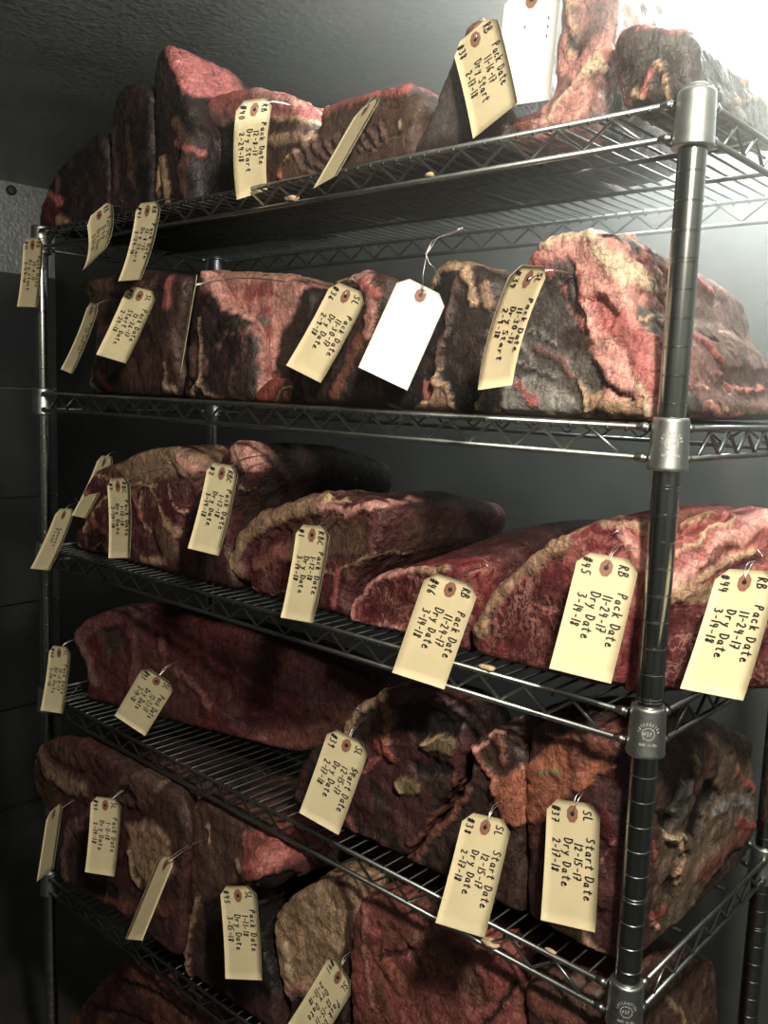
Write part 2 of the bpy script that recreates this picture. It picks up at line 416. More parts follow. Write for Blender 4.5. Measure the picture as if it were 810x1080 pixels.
def sd_poly(P, pts):
    d = dist_line(P, np.vstack([pts, pts[:1]])); ins = np.zeros(len(P), bool)
    n = len(pts)
    for i in range(n):
        a, b = pts[i], pts[(i+1) % n]
        c = ((a[1] > P[:,1]) != (b[1] > P[:,1])) & (P[:,0] < (b[0]-a[0])*(P[:,1]-a[1])/(b[1]-a[1]+1e-15)+a[0])
        ins ^= c
    return np.where(ins, -d, d)

# albedo palette (linear)
PAL = dict(fat=(.52,.35,.23), tan=(.36,.235,.155), pink=(.60,.30,.26), rose=(.38,.125,.115), lean=(.205,.040,.045), red=(.27,.065,.055),
  dlean=(.095,.022,.025), crust=(.042,.028,.024), black=(.016,.013,.013), brown=(.115,.068,.050), mar=(.085,.033,.033),
  orange=(.36,.135,.085), cream=(.66,.52,.36), grey=(.11,.10,.09), bone=(.60,.46,.30), olive=(.22,.17,.09), purp=(.15,.06,.06),
  dbrown=(.075,.042,.034), white=(.75,.68,.58), brick=(.20,.080,.060), mauve=(.20,.115,.10), silver=(.26,.25,.23))
def pc(c): return np.array(PAL[c] if isinstance(c, str) else c, float)

def resample(poly, step):
    P = np.array(poly, float); P2 = np.vstack([P, P[:1]])
    # Catmull-Rom closed
    out = []
    n = len(P)
    for i in range(n):
        p0, p1, p2, p3 = P[i-1], P[i], P[(i+1)%n], P[(i+2)%n]
        m = max(1, int(np.linalg.norm(p2-p1)/step))
        for q in range(m):
            t = q/m
            cr = .5*((2*p1)+(-p0+p2)*t+(2*p0-5*p1+4*p2-p3)*t*t+(-p0+3*p1-3*p2+p3)*t**3)
            out.append(cr*.7+(p1*(1-t)+p2*t)*.3)
    return np.array(out)

def smooth_mesh(co, edges, it, lam=.5):
    n = len(co); a = edges[:,0]; b = edges[:,1]
    deg = np.bincount(a, minlength=n)+np.bincount(b, minlength=n); deg = np.maximum(deg, 1)[:,None]
    for _ in range(it):
        s = np.zeros_like(co)
        for c in range(3):
            s[:,c] = np.bincount(a, co[b,c], n)+np.bincount(b, co[a,c], n)
        co = co+lam*(s/deg-co)
    return co
MEATS = []
def meat(name, label, cat, k, poly, y0=.02, L=.34, u=None, prof=None, base=('crust','brown'), side=None, sd=.04, marks=(), amp=.006, vox=.004,
         group=None, add=(), marb=0.0, smarb=0.0, mat='meat', bs=12, fade=.07, ext=None, cap=.012, xs=None, seed=0, lean=(0,0), smooth=4, floorcut=True, ztop=None, gain=.95):
    """poly: outline of the end that faces the aisle, read off the photograph and carried to that end's own upright plane"""
    O = np.array([0, y0, 0]) if u is None else np.array(u[0], float)
    uh = np.array([1,0,0.]) if u is None else np.array([math.cos(math.radians(u[1])), math.sin(math.radians(u[1])), 0])
    nrm = np.array([-uh[1], uh[0], 0])               # into the rack
    e = nrm if ext is None else np.array([math.cos(math.radians(ext)), math.sin(math.radians(ext)), 0])
    def toUZ(p):
        h = hit(p[0], p[1], O, nrm); return np.array([(h-O) @ uh, h[2]])
    P = np.array([toUZ(p) for p in poly])
    def wxy(U, T): return O+U*uh+T*e
    zb_of = lambda x: (zdeck(k, x)+.0045) if k is not None else -9
    zt_of = lambda x: (zdeck(k-1, x)-DZ-.010) if k else ZC-.02
    P = resample(P, .008)
    if u is None or True:
        for i in range(len(P)): P[i,1] = min(P[i,1], zt_of((O+P[i,0]*uh)[0]))
    if floorcut:
        for i in range(len(P)): P[i,1] = max(P[i,1], zb_of((O+P[i,0]*uh)[0]))
    keep = [0]
    for i in range(1, len(P)):
        if np.linalg.norm(P[i]-P[keep[-1]]) > .002: keep.append(i)
    P = P[keep]
    zmin = P[:,1].min(); cU = P[:,0].mean()
    prof = prof or [(0,1,1,0,0),(.5,1,.97,0,0),(1,.8,.8,0,0)]      # t, scale across, scale up, shift across, shift up
    secs = []
    cZ = P[:,1].mean()
    def sec(t, su, sz, du, dz, inset):
        Q = P.copy(); base_z = zmin
        Q[:,0] = cU+(Q[:,0]-cU)*su+du; Q[:,1] = base_z+(Q[:,1]-base_z)*sz+dz
        if inset:
            cu, cz = Q[:,0].mean(), Q[:,1].mean(); w = max(np.ptp(Q[:,0]), .01); h = max(np.ptp(Q[:,1]), .01)
            Q[:,0] = cu+(Q[:,0]-cu)*(1-2*inset/w); Q[:,1] = cz+(Q[:,1]-cz)*(1-2*inset/h)
        return Q
    ts = [p[0] for p in prof]
    def at_t(t): return [float(np.interp(t, ts, [p[i] for p in prof])) for i in range(1,5)]
    rings = [(0, cap), (cap*.35/L, cap*.35), (cap/L, 0)] + [(t, 0) for t in np.linspace(.12,.92,9)] + [(.97, cap*.8), (1.0, cap*2.5)]
    V = []; n = len(P)
    for t, ins in rings:
        Q = sec(t, *at_t(t), ins)
        for q in Q:
            w = wxy(q[0], t*L-0.0); z = q[1]
            if floorcut: z = max(z, zb_of(w[0]))
            V.append((w[0], w[1], z))
    Fc = []
    m = len(rings)
    for i in range(m-1):
        for j in range(n):
            Fc.append((i*n+j, i*n+(j+1)%n, (i+1)*n+(j+1)%n, (i+1)*n+j))
    Fc.append(tuple(reversed(range(n)))); Fc.append(tuple((m-1)*n+j for j in range(n)))
    me = bpy.data.meshes.new('tmp')
    me.from_pydata(V, [], Fc)
    import bmesh
    bm = bmesh.new(); bm.from_mesh(me)
    bmesh.ops.recalc_face_normals(bm, faces=bm.faces)
    bmesh.ops.triangulate(bm, faces=bm.faces)
    for a in add:      # lumps: (pixel, depth, (ru, rt, rz) m, tilt deg)
        (px, py), dp, rad, tilt = a
        q = toUZ((px, py)); c = wxy(q[0], dp)
        mt = Matrix.Translation((c[0], c[1], q[1])) @ Matrix.Rotation(math.atan2(uh[1], uh[0]), 4, 'Z') @ Matrix.Rotation(math.radians(tilt), 4, 'Y') @ Matrix.Diagonal((*rad, 1))
        bmesh.ops.create_icosphere(bm, subdivisions=3, radius=1, matrix=mt)
    bm.to_mesh(me); bm.free()
    to = bpy.data.objects.new('tmp', me); COL.objects.link(to)
    md = to.modifiers.new('r', 'REMESH'); md.mode = 'VOXEL'; md.voxel_size = vox
    dg = bpy.context.evaluated_depsgraph_get()
    ev = to.evaluated_get(dg); m2 = bpy.data.meshes.new_from_object(ev)
    bpy.data.objects.remove(to); bpy.data.meshes.remove(me)
    nv = len(m2.vertices); co = np.empty(nv*3); m2.vertices.foreach_get('co', co); co = co.reshape(-1,3)
    ed = np.empty(len(m2.edges)*2, int); m2.edges.foreach_get('vertices', ed); ed = ed.reshape(-1,2)
    co = smooth_mesh(co, ed, smooth)
    m2.vertices.foreach_set('co', co.ravel()); m2.update()
    nr = np.empty(nv*3); m2.vertices.foreach_get('normal', nr); nr = nr.reshape(-1,3)
    sh = seed*3.7
    U = (co-O) @ uh - (co-O) @ nrm * ((e @ uh)/(e @ nrm)); T = ((co-O) @ nrm)/(e @ nrm); Z = co[:,2]
    wn = np.stack([fbm(co*60+sh, 3), fbm(co*60+31+sh, 3)], 1)-.5
    wn2 = np.stack([fbm(co*22+sh, 2), fbm(co*22+61+sh, 2)], 1)-.5
    wn3 = np.stack([vnoise(co*190+sh), vnoise(co*190+71+sh)], 1)-.5
    warp = wn*.011+wn2*.010+wn3*.005
    UZ = np.stack([U, Z], 1)+warp; TZ = np.stack([T, Z], 1)+warp
    # base colour
    nb = sstep(.36, .64, fbm(co*bs*1.6+sh, 3))[:,None]
    col = pc(base[0])*(1-nb)+pc(base[1])*nb
    mb_ = np.full(nv, marb)
    if side:
        ws = sstep(sd, sd+.03, T+wn[:,0]*.06)[:,None]
        nb2 = sstep(.38, .62, fbm(co*bs*1.3+5+sh, 3))[:,None]
        cs = pc(side[0])*(1-nb2)+pc(side[1])*nb2
        col = col*(1-ws)+cs*ws; mb_ = mb_*(1-ws[:,0])+smarb*ws[:,0]
    rel = np.zeros(nv)
    fwt = 1-sstep(fade, fade+.04, T)
    XS = xs if xs is not None else None
    if XS is not None:
        swt = sstep(.25, .6, nr[:,0])
    for mk in marks:
        kind, c, wpx, rmm, pts = mk[:5]; mm = mk[5] if len(mk) > 5 else None; stren = mk[6] if len(mk) > 6 else 1.0
        if kind[0] == 's':
            hh = [hit(p[0], p[1], (XS,0,0), (1,0,0)) for p in pts]
            q = np.array([[((h-O) @ nrm)/(e @ nrm), h[2]] for h in hh]); C = TZ; base_w = swt
            h1 = hit(pts[0][0], pts[0][1]+1, (XS,0,0), (1,0,0)); mpp = abs(h1[2]-hh[0][2])
        else:
            q = np.array([toUZ(p) for p in pts]); C = UZ; base_w = fwt
            mpp = abs(toUZ((pts[0][0], pts[0][1]+1))[1]-q[0][1])
        w = wpx*mpp
        if kind[-1] == 'l':
            d = dist_line(C, q); a = 1-sstep(w*.62, w*1.15, d); prf = np.clip(1-d/(w*1.3), 0, 1)
            prf = np.sqrt(np.clip(prf*(2-prf), 0, 1))
        else:
            d = sd_poly(C, q); a = 1-sstep(-w*.5, w*.5, d); prf = 1-sstep(-w, w*.3, d)
        a = a*base_w*stren
        cc = pc(c) if c is not None else None
        if cc is not None:
            jit = (.78+.5*fbm(co*90+9, 2))[:,None]
            col = col*(1-a[:,None])+cc*jit*a[:,None]
        if mm is not None: mb_ = mb_*(1-a)+mm*a
        else: mb_ = mb_*(1-a*.8) if c is not None else mb_
        rel += prf*base_w*rmm*.001
    n1 = fbm(co*16+sh, 3)-.5; n2 = fbm(co*48+3+sh, 3)-.5; n3 = np.abs(fbm(co*30+50+sh, 3)-.5)
    disp = rel+amp*1.7*n1+amp*.6*n2-amp*.4*(1-np.clip(n3*9, 0, 1))
    low = np.clip((Z-np.array([zb_of(x) for x in co[:,0]]))/.012, 0, 1) if floorcut else 1
    hold = np.where(nr[:,2] < -.5, low, 1)
    co2 = co+nr*(disp*hold)[:,None]
    if floorcut:
        zb = np.array([zb_of(x) for x in co2[:,0]]); co2[:,2] = np.maximum(co2[:,2], zb); co2[:,2] = np.minimum(co2[:,2], np.array([zt_of(x) for x in co2[:,0]])+.003)
    org = np.array([co2[:,0].mean(), co2[:,1].mean(), co2[:,2].min()])
    m2.vertices.foreach_set('co', (co2-org).ravel()); m2.update()
    m2.polygons.foreach_set('use_smooth', [True]*len(m2.polygons))
    ca = m2.color_attributes.new('Col', 'FLOAT_COLOR', 'POINT')
    cc4 = np.ones((nv,4), np.float32); cc4[:,:3] = np.clip(col*gain, 0, .9); ca.data.foreach_set('color', cc4.ravel())
    fa = m2.attributes.new('marb', 'FLOAT', 'POINT'); fa.data.foreach_set('value', np.clip(mb_, 0, 1).astype(np.float32))
    m2.name = name
    o = bpy.data.objects.new(name, m2); o.location = org; COL.objects.link(o)
    m2.materials.clear(); m2.materials.append(M[mat])
    if ztop is None: pass
    tag(o, label, cat, group)
    b0, b1 = co2.min(0), co2.max(0)
    print('MEAT', label[:40], 'x %.3f..%.3f y %.3f..%.3f z %.3f..%.3f verts %d' % (b0[0],b1[0],b0[1],b1[1],b0[2],b1[2],nv))
    MEATS.append(o); return o
# ------------------------------------------------------------------ top shelf
R1 = 'dry aged cuts on the top shelf'
meat('beef_rib', 'small dark cut with a red lower corner at the far left of the top shelf', 'meat', 0,
  [(40,244),(40,225),(52,190),(70,165),(88,146),(100,138),(111,150),(112,236)], L=.3, base=('black','crust'), vox=.005, group=R1,
  marks=[('l','dlean',16,0,[(50,215),(62,235)]),('l','rose',4,1,[(48,205),(66,212)]),('l','tan',6,3,[(62,232),(72,236)]),('l','brown',5,2,[(58,185),(62,200)])])
meat('beef_rib', 'slim black round-topped cut, second from the left on the top shelf', 'meat', 0,
  [(113,236),(113,190),(116,120),(124,90),(136,84),(152,88),(158,105),(160,231)], L=.3, base=('black','crust'), vox=.005, group=R1, side=('black','black'),
  marks=[('l','dbrown',3,3,[(118,140),(122,170),(120,200)]),('l','tan',4,3,[(113,205),(114,228)]),('l','dbrown',4,2,[(135,130),(137,180),(140,195)])])
meat('beef_rib', 'tall dark cut with a pointed tip and red top ridge, top shelf', 'meat', 0,
  [(162,228),(161,150),(159,80),(162,54),(174,44),(182,60),(192,90),(200,120),(206,140),(204,170),(201,221)], L=.34, base=('crust','black'), vox=.004, xs=None,
  prof=[(0,1,1,0,0),(.3,1.1,.96,.01,0),(.65,1.1,.84,.01,0),(1,.9,.72,0,0)], side=('crust','black'), group=R1, amp=.004,
  marks=[('l','rose',7,1,[(174,46),(180,58),(188,76),(194,90)]),('l','brown',8,4,[(185,130),(200,150),(195,175)]),('l','tan',5,4,[(172,170),(176,195),(178,218)]),
         ('l','rose',4,3,[(186,150),(205,160)]),('l','brown',6,3,[(190,180),(196,210)]),('l','fat',3,3,[(168,180),(168,205)])], fade=.1)
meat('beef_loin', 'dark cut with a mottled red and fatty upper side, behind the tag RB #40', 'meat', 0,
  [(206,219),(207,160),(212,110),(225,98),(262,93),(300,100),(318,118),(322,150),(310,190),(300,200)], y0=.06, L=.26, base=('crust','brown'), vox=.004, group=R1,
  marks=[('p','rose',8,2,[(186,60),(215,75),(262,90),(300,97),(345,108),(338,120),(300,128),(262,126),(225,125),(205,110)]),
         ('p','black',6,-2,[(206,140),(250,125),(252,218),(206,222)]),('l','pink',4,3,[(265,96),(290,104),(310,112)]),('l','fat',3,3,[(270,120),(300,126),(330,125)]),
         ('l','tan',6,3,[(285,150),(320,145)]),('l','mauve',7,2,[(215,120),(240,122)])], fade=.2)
meat('rib_rack', 'ribbed dark brown cut with curved ridges and red rim, middle of the top shelf', 'meat', 0,
  [(292,197),(293,178),(300,165),(320,150),(334,135),(338,118),(358,104),(385,96),(408,90),(424,84),(438,98),(443,112),(436,140),(432,170)], y0=.03, L=.3, base=('dbrown','brown'),
  side=('brown','crust'), vox=.0035, group=R1, amp=.004,
  marks=[('l','rose',6,3,[(338,120),(358,108),(385,100),(410,95),(425,90)]),('l','fat',2.5,4,[(298,172),(318,158),(332,148),(334,128),(345,114)]),
    ('l','orange',3,4,[(296,180),(297,190)])]+
    [('l','mauve',1.8,4,[(310+i*11,160-i*4),(318+i*11,176-i*4),(330+i*11,184-i*5)]) for i in range(9)]+
    [('l','crust',1.6,-4,[(315+i*11,158-i*4),(323+i*11,174-i*4),(335+i*11,182-i*5)]) for i in range(9)]+
    [('l','cream',2,2,[(421,128),(421,136)])])
meat('beef_slab', 'steep dark grey slab behind the tag RB #38 on the top shelf', 'meat', 0,
  [(434,172),(452,120),(470,75),(484,40),(492,20),(506,18),(522,40),(530,90),(532,155)], y0=.03, L=.3, base=('grey','crust'), vox=.004, group=R1, amp=.002,
  side=('crust','grey'), marks=[('l','brown',3,2,[(434,170),(452,120),(470,75),(484,40)]),('l','orange',7,2,[(490,24),(506,22)])])
meat('beef_rib', 'pinkish fatty column of meat rising out of frame beside the glaring white tag', 'meat', 0,
  [(534,156),(536,140),(560,122),(578,104),(584,60),(588,10),(590,-45),(648,-45),(648,20),(640,52),(628,60),(622,90),(610,128),(598,140)], y0=.045, L=.26, base=('mauve','pink'), vox=.0035, group=R1,
  side=('crust','mauve'), bs=30, amp=.006,
  marks=[('l','fat',4,4,[(600,-10),(605,30),(600,60)]),('l','pink',5,4,[(545,135),(580,120),(615,75),(640,50)]),('l','orange',5,3,[(540,135),(560,134)]),('l','crust',4,-3,[(600,40),(610,60)]),
    ('l','cream',3,3,[(575,125),(600,95),(630,62)])])
meat('beef_loin', 'dark grey cut with a red rim by the near post, top shelf', 'meat', 0,
  [(660,114),(652,90),(645,60),(647,36),(664,22),(690,25),(716,27),(732,40),(734,70),(732,100)], y0=.03, L=.24, base=('crust','grey'), vox=.0035, group=R1, side=('grey','silver'), xs=-.03,
  marks=[('l','rose',3,2,[(646,60),(648,36),(664,23),(690,25),(716,30)]),('l','mauve',5,4,[(655,80),(662,108)]),('l','fat',3,4,[(690,65),(702,90),(704,105)]),
    ('l','fat',3,3,[(668,95),(676,105)]),('l','rose',3,3,[(680,100),(685,75)]),('sl','fat',3,3,[(760,112),(800,105)]),('sl','pink',3,2,[(770,90),(815,80)])],
  prof=[(0,1,1,0,0),(.5,1,1.0,0,0),(1,.95,.9,0,0)])
# ------------------------------------------------------------------ second shelf
R2 = 'dry aged cuts on the second shelf'
meat('beef_rib', 'dim brown cut behind the tag SL #42 at the left of the second shelf', 'meat', 1,
  [(94,414),(96,380),(97,340),(88,312),(84,296),(110,288),(150,284),(186,287),(194,300),(188,330),(182,360),(186,416)], L=.3, base=('crust','dbrown'), vox=.0045, group=R2, side=('black','crust'),
  marks=[('l','rose',8,3,[(178,298),(176,320)]),('l','brown',5,3,[(90,298),(120,305),(160,300)]),('l','fat',3,3,[(97,392),(96,405),(104,413)]),('l','red',6,2,[(105,395),(115,410)]),
    ('l','fat',6,4,[(172,408),(180,410)]),('l','tan',3,3,[(172,385),(174,404)]),('l','mar',8,3,[(140,350),(150,390)])])
meat('beef_rib', 'dark thin cut with an upright T of bone behind the edge-on tag', 'meat', 1,
  [(192,424),(194,380),(198,330),(204,284),(212,296),(226,318),(246,332),(256,352),(262,400),(262,426)], L=.045, y0=.025, base=('crust','black'), vox=.0035, group=R2,
  side=('pink','rose'), sd=.0, xs=None, amp=.004, prof=[(0,1,1,0,0),(.4,1,1.0,.02,0),(1,.9,.9,.02,0)],
  marks=[('l','tan',2.5,4,[(210,335),(213,370),(211,405),(196,423)]),('l','tan',2.5,4,[(211,405),(222,420)]),('l','brown',6,3,[(204,370),(204,395)]),
    ('p','pink',5,2,[(203,280),(215,298),(228,320),(247,333),(262,340),(262,275)])], fade=.16)
meat('beef_loin', 'pink topped wedge of lean tapering down to a red tip, right of the edge-on tag', 'meat', 1,
  [(264,427),(266,400),(256,362),(246,336),(226,316),(212,292),(230,286),(300,290),(326,304),(332,330),(318,350),(310,380),(306,428)], y0=.075, L=.26, base=('crust','black'), vox=.0035, group=R2,
  marks=[('p','pink',6,4,[(205,280),(232,284),(296,288),(322,302),(312,330),(296,352),(290,385),(284,402),(268,404),(259,365),(252,345),(228,322)]),
   ('l','rose',8,3,[(285,330),(280,390)]),('l','silver',5,2,[(250,330),(262,345),(285,340)]),('l','fat',2.5,2,[(208,283),(260,286),(300,292)]),('l','red',5,3,[(275,405),(290,398)]),
   ('l','rose',10,0,[(262,310),(285,306)])], fade=.2, amp=.004)
meat('beef_scrap', 'small bony red trim standing on the second shelf left of the tag SL #36', 'meat', 1,
  [(266,428),(268,414),(276,402),(290,396),(297,404),(302,420),(302,430)], y0=.025, L=.045, base=('red','brown'), vox=.0025, group=R2, cap=.008, amp=.003,
  marks=[('l','cream',1.5,3,[(299,405),(294,420),(282,426)]),('l','cream',1.5,3,[(294,418),(298,428)])])
meat('beef_rib', 'dark cut with an upright seam of pink muscle behind the tag SL #36', 'meat', 1,
  [(304,430),(306,400),(312,350),(328,318),(350,298),(380,287),(402,287),(414,300),(410,340),(402,390),(396,433)], L=.3, y0=.03, base=('crust','dbrown'), vox=.0035, group=R2, side=('crust','crust'),
  marks=[('l','pink',9,4,[(382,293),(392,305),(394,325),(388,350)]),('l','brick',9,3,[(378,360),(365,390),(352,420)]),('l','fat',3,3,[(352,298),(372,290)]),('l','rose',6,3,[(386,300),(400,308)]),
   ('l','brown',6,2,[(320,400),(325,425)])])
meat('beef_short_loin', 'T-bone section with a fatty shoulder, right of the blank white tag', 'meat', 1,
  [(404,434),(408,400),(420,370),(432,335),(450,306),(458,284),(474,273),(488,280),(500,279),(518,288),(528,300),(524,330),(512,380),(503,437)], L=.3, y0=.03, base=('crust','black'), vox=.003, group=R2, side=('dbrown','crust'),
  marks=[('l','tan',6,5,[(452,305),(462,286),(478,277),(492,282)]),('l','fat',6,5,[(492,290),(498,305),(500,320)]),('l','tan',7,4,[(512,300),(514,318)]),('l','brown',4,5,[(486,292),(478,320),(470,350),(464,380),(462,402)]),
   ('l','fat',3,5,[(463,395),(458,415),(444,428),(432,435)]),('l','fat',3,5,[(462,400),(472,415),(477,434)]),('p','tan',4,3,[(462,402),(474,430),(468,436),(452,434),(440,434),(456,418)]),
   ('l','cream',2,3,[(408,428),(420,434)]),('l','rose',4,3,[(448,415),(450,405)])])
meat('rib_primal', 'large bone-in primal with sunken black face, pink fat and long brown flank, second shelf', 'meat', 1,
  [(500,438),(499,425),(506,405),(518,370),(532,330),(545,300),(554,288),(558,272),(574,257),(600,252),(622,248),(632,242),(645,244),(656,256),(660,285),(665,315),(678,330),(686,350),(693,372),(697,400),(697,440)],
  L=.36, y0=.02, xs=-.02, base=('grey','crust'), vox=.003, group=R2, side=('mauve','brown'), sd=.05, bs=22, amp=.004, prof=[(0,1,1,0,0),(.3,1,.97,0,0),(.7,1,.90,0,0),(1,.94,.8,0,0)],
  marks=[('p','pink',6,6,[(556,285),(560,268),(576,257),(632,243),(655,254),(660,290),(668,322),(690,360),(697,400),(697,440),(640,440),(632,420),(640,400),(632,380),(622,352),(612,340),(608,300),(604,276),(585,274)]),
   ('l','cream',5,5,[(575,262),(605,256),(630,250)]),('l','cream',7,4,[(632,262),(648,275),(655,300)]),('l','rose',8,2,[(562,276),(580,285)]),
   ('l','grey',3,-5,[(606,280),(610,310),(618,340)]),('l','grey',3,-4,[(592,300),(600,325),(609,345)]),('l','rose',2,4,[(592,302),(602,330),(612,348)]),('l','red',2.5,3,[(617,290),(618,320),(616,345)]),
   ('p','rose',4,-8,[(626,316),(634,306),(648,315),(656,330),(648,345),(634,348),(626,335)]),('l','pink',3,5,[(624,345),(622,320),(632,304),(645,308)]),
   ('p','pink',5,5,[(625,365),(640,375),(668,392),(682,425),(660,422),(636,400)]),('l','cream',3,5,[(672,395),(682,420),(684,438)]),('l','black',3,-5,[(636,398),(655,415),(668,420)]),
   ('l','fat',3,6,[(614,400),(619,415),(616,438)]),('p','tan',3,4,[(622,405),(640,420),(680,425),(686,440),(642,440),(630,430),(622,432)]),('l','black',3,-8,[(625,436),(629,430),(636,431),(639,438)]),
   ('l','tan',4,5,[(505,430),(512,438),(525,436)]),('l','tan',2,4,[(500,415),(508,385),(514,360)]),('p','silver',6,3,[(530,410),(560,395),(600,410),(612,430),(580,438),(530,436)]),
   ('l','tan',2.5,5,[(560,440),(580,434),(600,440)]),('l','rose',5,2,[(548,408),(566,418)]),('l','mauve',4,3,[(565,370),(590,380),(605,395)]),('l','silver',2,3,[(560,350),(590,365)]),
   ('l','silver',2,3,[(545,385),(585,395)]),('p','rose',4,2,[(660,325),(690,360),(697,400),(697,430),(680,410),(660,370),(640,350)]),
   ('l','silver',4,2,[(540,360),(560,380)]),('l','crust',2,-3,[(600,380),(610,365)]),('l','fat',1.5,3,[(677,328),(684,335)]),
   ('sl','rose',5,3,[(740,275),(770,285),(800,305)]),('sl','mauve',9,2,[(745,310),(760,330)]),('sl','rose',4,3,[(745,345),(760,360),(770,380)]),('sl','brown',10,-5,[(770,400),(800,398),(830,402)]),
   ('sl','rose',3,3,[(762,395),(780,412),(812,410)]),('sl','pink',5,2,[(738,428),(760,440),(775,440)]),('sl','fat',2.5,3,[(735,405),(742,412)]),('sl','fat',2,3,[(750,425),(758,432)]),
   ('sl','cream',2,2,[(748,337),(751,338)]),('sl','rose',3,3,[(722,265),(735,270)]),('sl','fat',2,2,[(790,350),(798,352)]),('sl','crust',2,-4,[(765,350),(780,358)]),('sl','crust',2,-4,[(762,370),(770,385)])])
# ------------------------------------------------------------------ third shelf
R3 = 'aging cuts on the third shelf'
meat('rib_end', 'marbled red rib end with fatty streaks behind the tag RBC #3', 'meat', 2,
  [(110,603),(92,598),(80,588),(77,562),(80,535),(88,512),(100,496),(112,490),(132,481),(155,473),(182,469),(198,477),(205,490),(199,515),(190,545),(185,575),(183,610)], L=.34, y0=.02, base=('dlean','mar'), mat='cut', vox=.0035, group=R3,
  side=('crust','black'), amp=.004, marb=.8,
  marks=[('p','tan',5,3,[(118,492),(155,474),(185,470),(205,480),(208,500),(190,502),(160,508),(130,505)]),('l','fat',5,4,[(188,485),(196,497)]),('l','pink',4,3,[(190,480),(202,495)]),
   ('l','fat',2,2,[(80,545),(88,535),(92,520)]),('l','fat',1.5,2,[(88,560),(96,545),(104,530),(120,520)]),('l','fat',1.5,2,[(95,580),(106,572),(118,585),(122,600)]),('l','rose',3,2,[(92,520),(96,550),(110,562)]),
   ('l','fat',1.5,2,[(100,500),(130,510),(165,512)]),('l','fat',2,2,[(150,520),(148,545),(158,560)]),('l','rose',4,3,[(140,520),(150,545)]),('l','fat',1.5,2,[(160,515),(166,535),(175,550)]),
   ('l','fat',1.5,2,[(178,510),(182,530),(192,540)]),('l','brown',12,4,[(170,560),(180,580)]),('l','tan',5,3,[(175,550),(186,562)]),('l','fat',1.5,2,[(84,575),(92,590)]),('l','rose',5,2,[(125,560),(120,580)]),('l','tan',5,2,[(150,590),(175,592)])])
meat('rib_loin', 'dark cut with a bright pink tip at its top behind the tag RBC #2', 'meat', 2,
  [(198,618),(191,600),(190,575),(195,548),(204,522),(222,497),(234,478),(244,467),(258,466),(266,480),(264,500),(250,525),(241,550),(238,580),(246,616),(236,628)], L=.34, y0=.02, base=('mar','crust'), vox=.004, group=R3, side=('crust','black'), fade=.012, sd=.02,
  marks=[('p','pink',3,3,[(240,470),(258,466),(268,480),(268,496),(258,496),(246,488)]),('l','fat',2,2,[(246,470),(258,490)]),('l','tan',5,2,[(234,480),(240,474)]),('l','mar',10,3,[(200,540),(192,580),(204,612)]),
   ('l','brown',2.5,2,[(196,560),(192,590)]),('l','tan',1.2,1,[(270,498),(262,540)]),('l','tan',1.2,1,[(240,500),(258,520),(265,560)])], amp=.003)
meat('rib_loin', 'large dim cut edged by a curling roll of tan fat, tagged RBC #1', 'meat', 2,
  [(330,662),(290,650),(268,634),(258,614),(244,602),(244,580),(252,562),(272,545),(296,532),(330,524),(370,522),(392,528),(402,545),(392,580),(372,606),(362,630),(364,668)], L=.34, y0=.03, base=('mar','dlean'), mat='cut', vox=.0035, group=R3,
  side=('brown','mar'), amp=.004, marb=.5,
  marks=[('l','tan',8,8,[(255,606),(249,590),(258,568),(280,550),(310,538),(340,531)]),('l','fat',3,3,[(250,600),(247,585)]),('p','brown',6,-3,[(275,570),(300,555),(330,548),(390,552),(385,580),(300,590)]),('l','dlean',7,-3,[(282,572),(300,566)]),
   ('l','pink',4,4,[(342,532),(358,538),(364,545),(372,538),(395,533)]),('l','brick',7,3,[(270,596),(290,586),(300,580)]),('l','fat',2,3,[(345,528),(368,530)]),('l','lean',9,1,[(300,630),(298,610)]),
   ('l','tan',1.2,1,[(280,630),(330,610),(395,585)]),('l','tan',1.2,1,[(262,620),(280,634)]),('l','rose',4,1,[(355,600),(350,640)])])
meat('rib_roast', 'marbled rib roast with round eye and rough red rim, tagged RB #46', 'meat', 2,
  [(400,692),(378,683),(364,668),(364,650),(369,634),(382,618),(400,607),(425,600),(450,598),(475,596),(494,604),(496,640),(492,680),(486,706),(450,700)], L=.36, y0=.02, base=('lean','dlean'), mat='cut', vox=.003, group=R3,
  side=('dlean','mar'), sd=.03, amp=.003, marb=1.0, smarb=.3, prof=[(0,1,1,0,0),(.25,1,1.12,.0,0),(.6,1,1.32,.0,0),(1,.9,1.25,.0,0)],
  marks=[('l','pink',3,4,[(371,660),(373,640),(386,622),(405,610),(430,603),(470,600)],.3),('p','red',4,3,[(366,655),(376,658),(400,668),(440,670),(450,698),(400,692),(376,682),(366,668)],.9),
   ('l','tan',3,3,[(440,604),(470,600)]),('l','rose',2,1,[(430,610),(440,630),(436,655)]),('p','dlean',2.5,-2,[(380,650),(383,632),(402,616),(430,611),(448,620),(450,656),(410,658)],1.0),('l','pink',2.5,4,[(374,652),(386,661),(408,664),(430,664),(455,667)])])
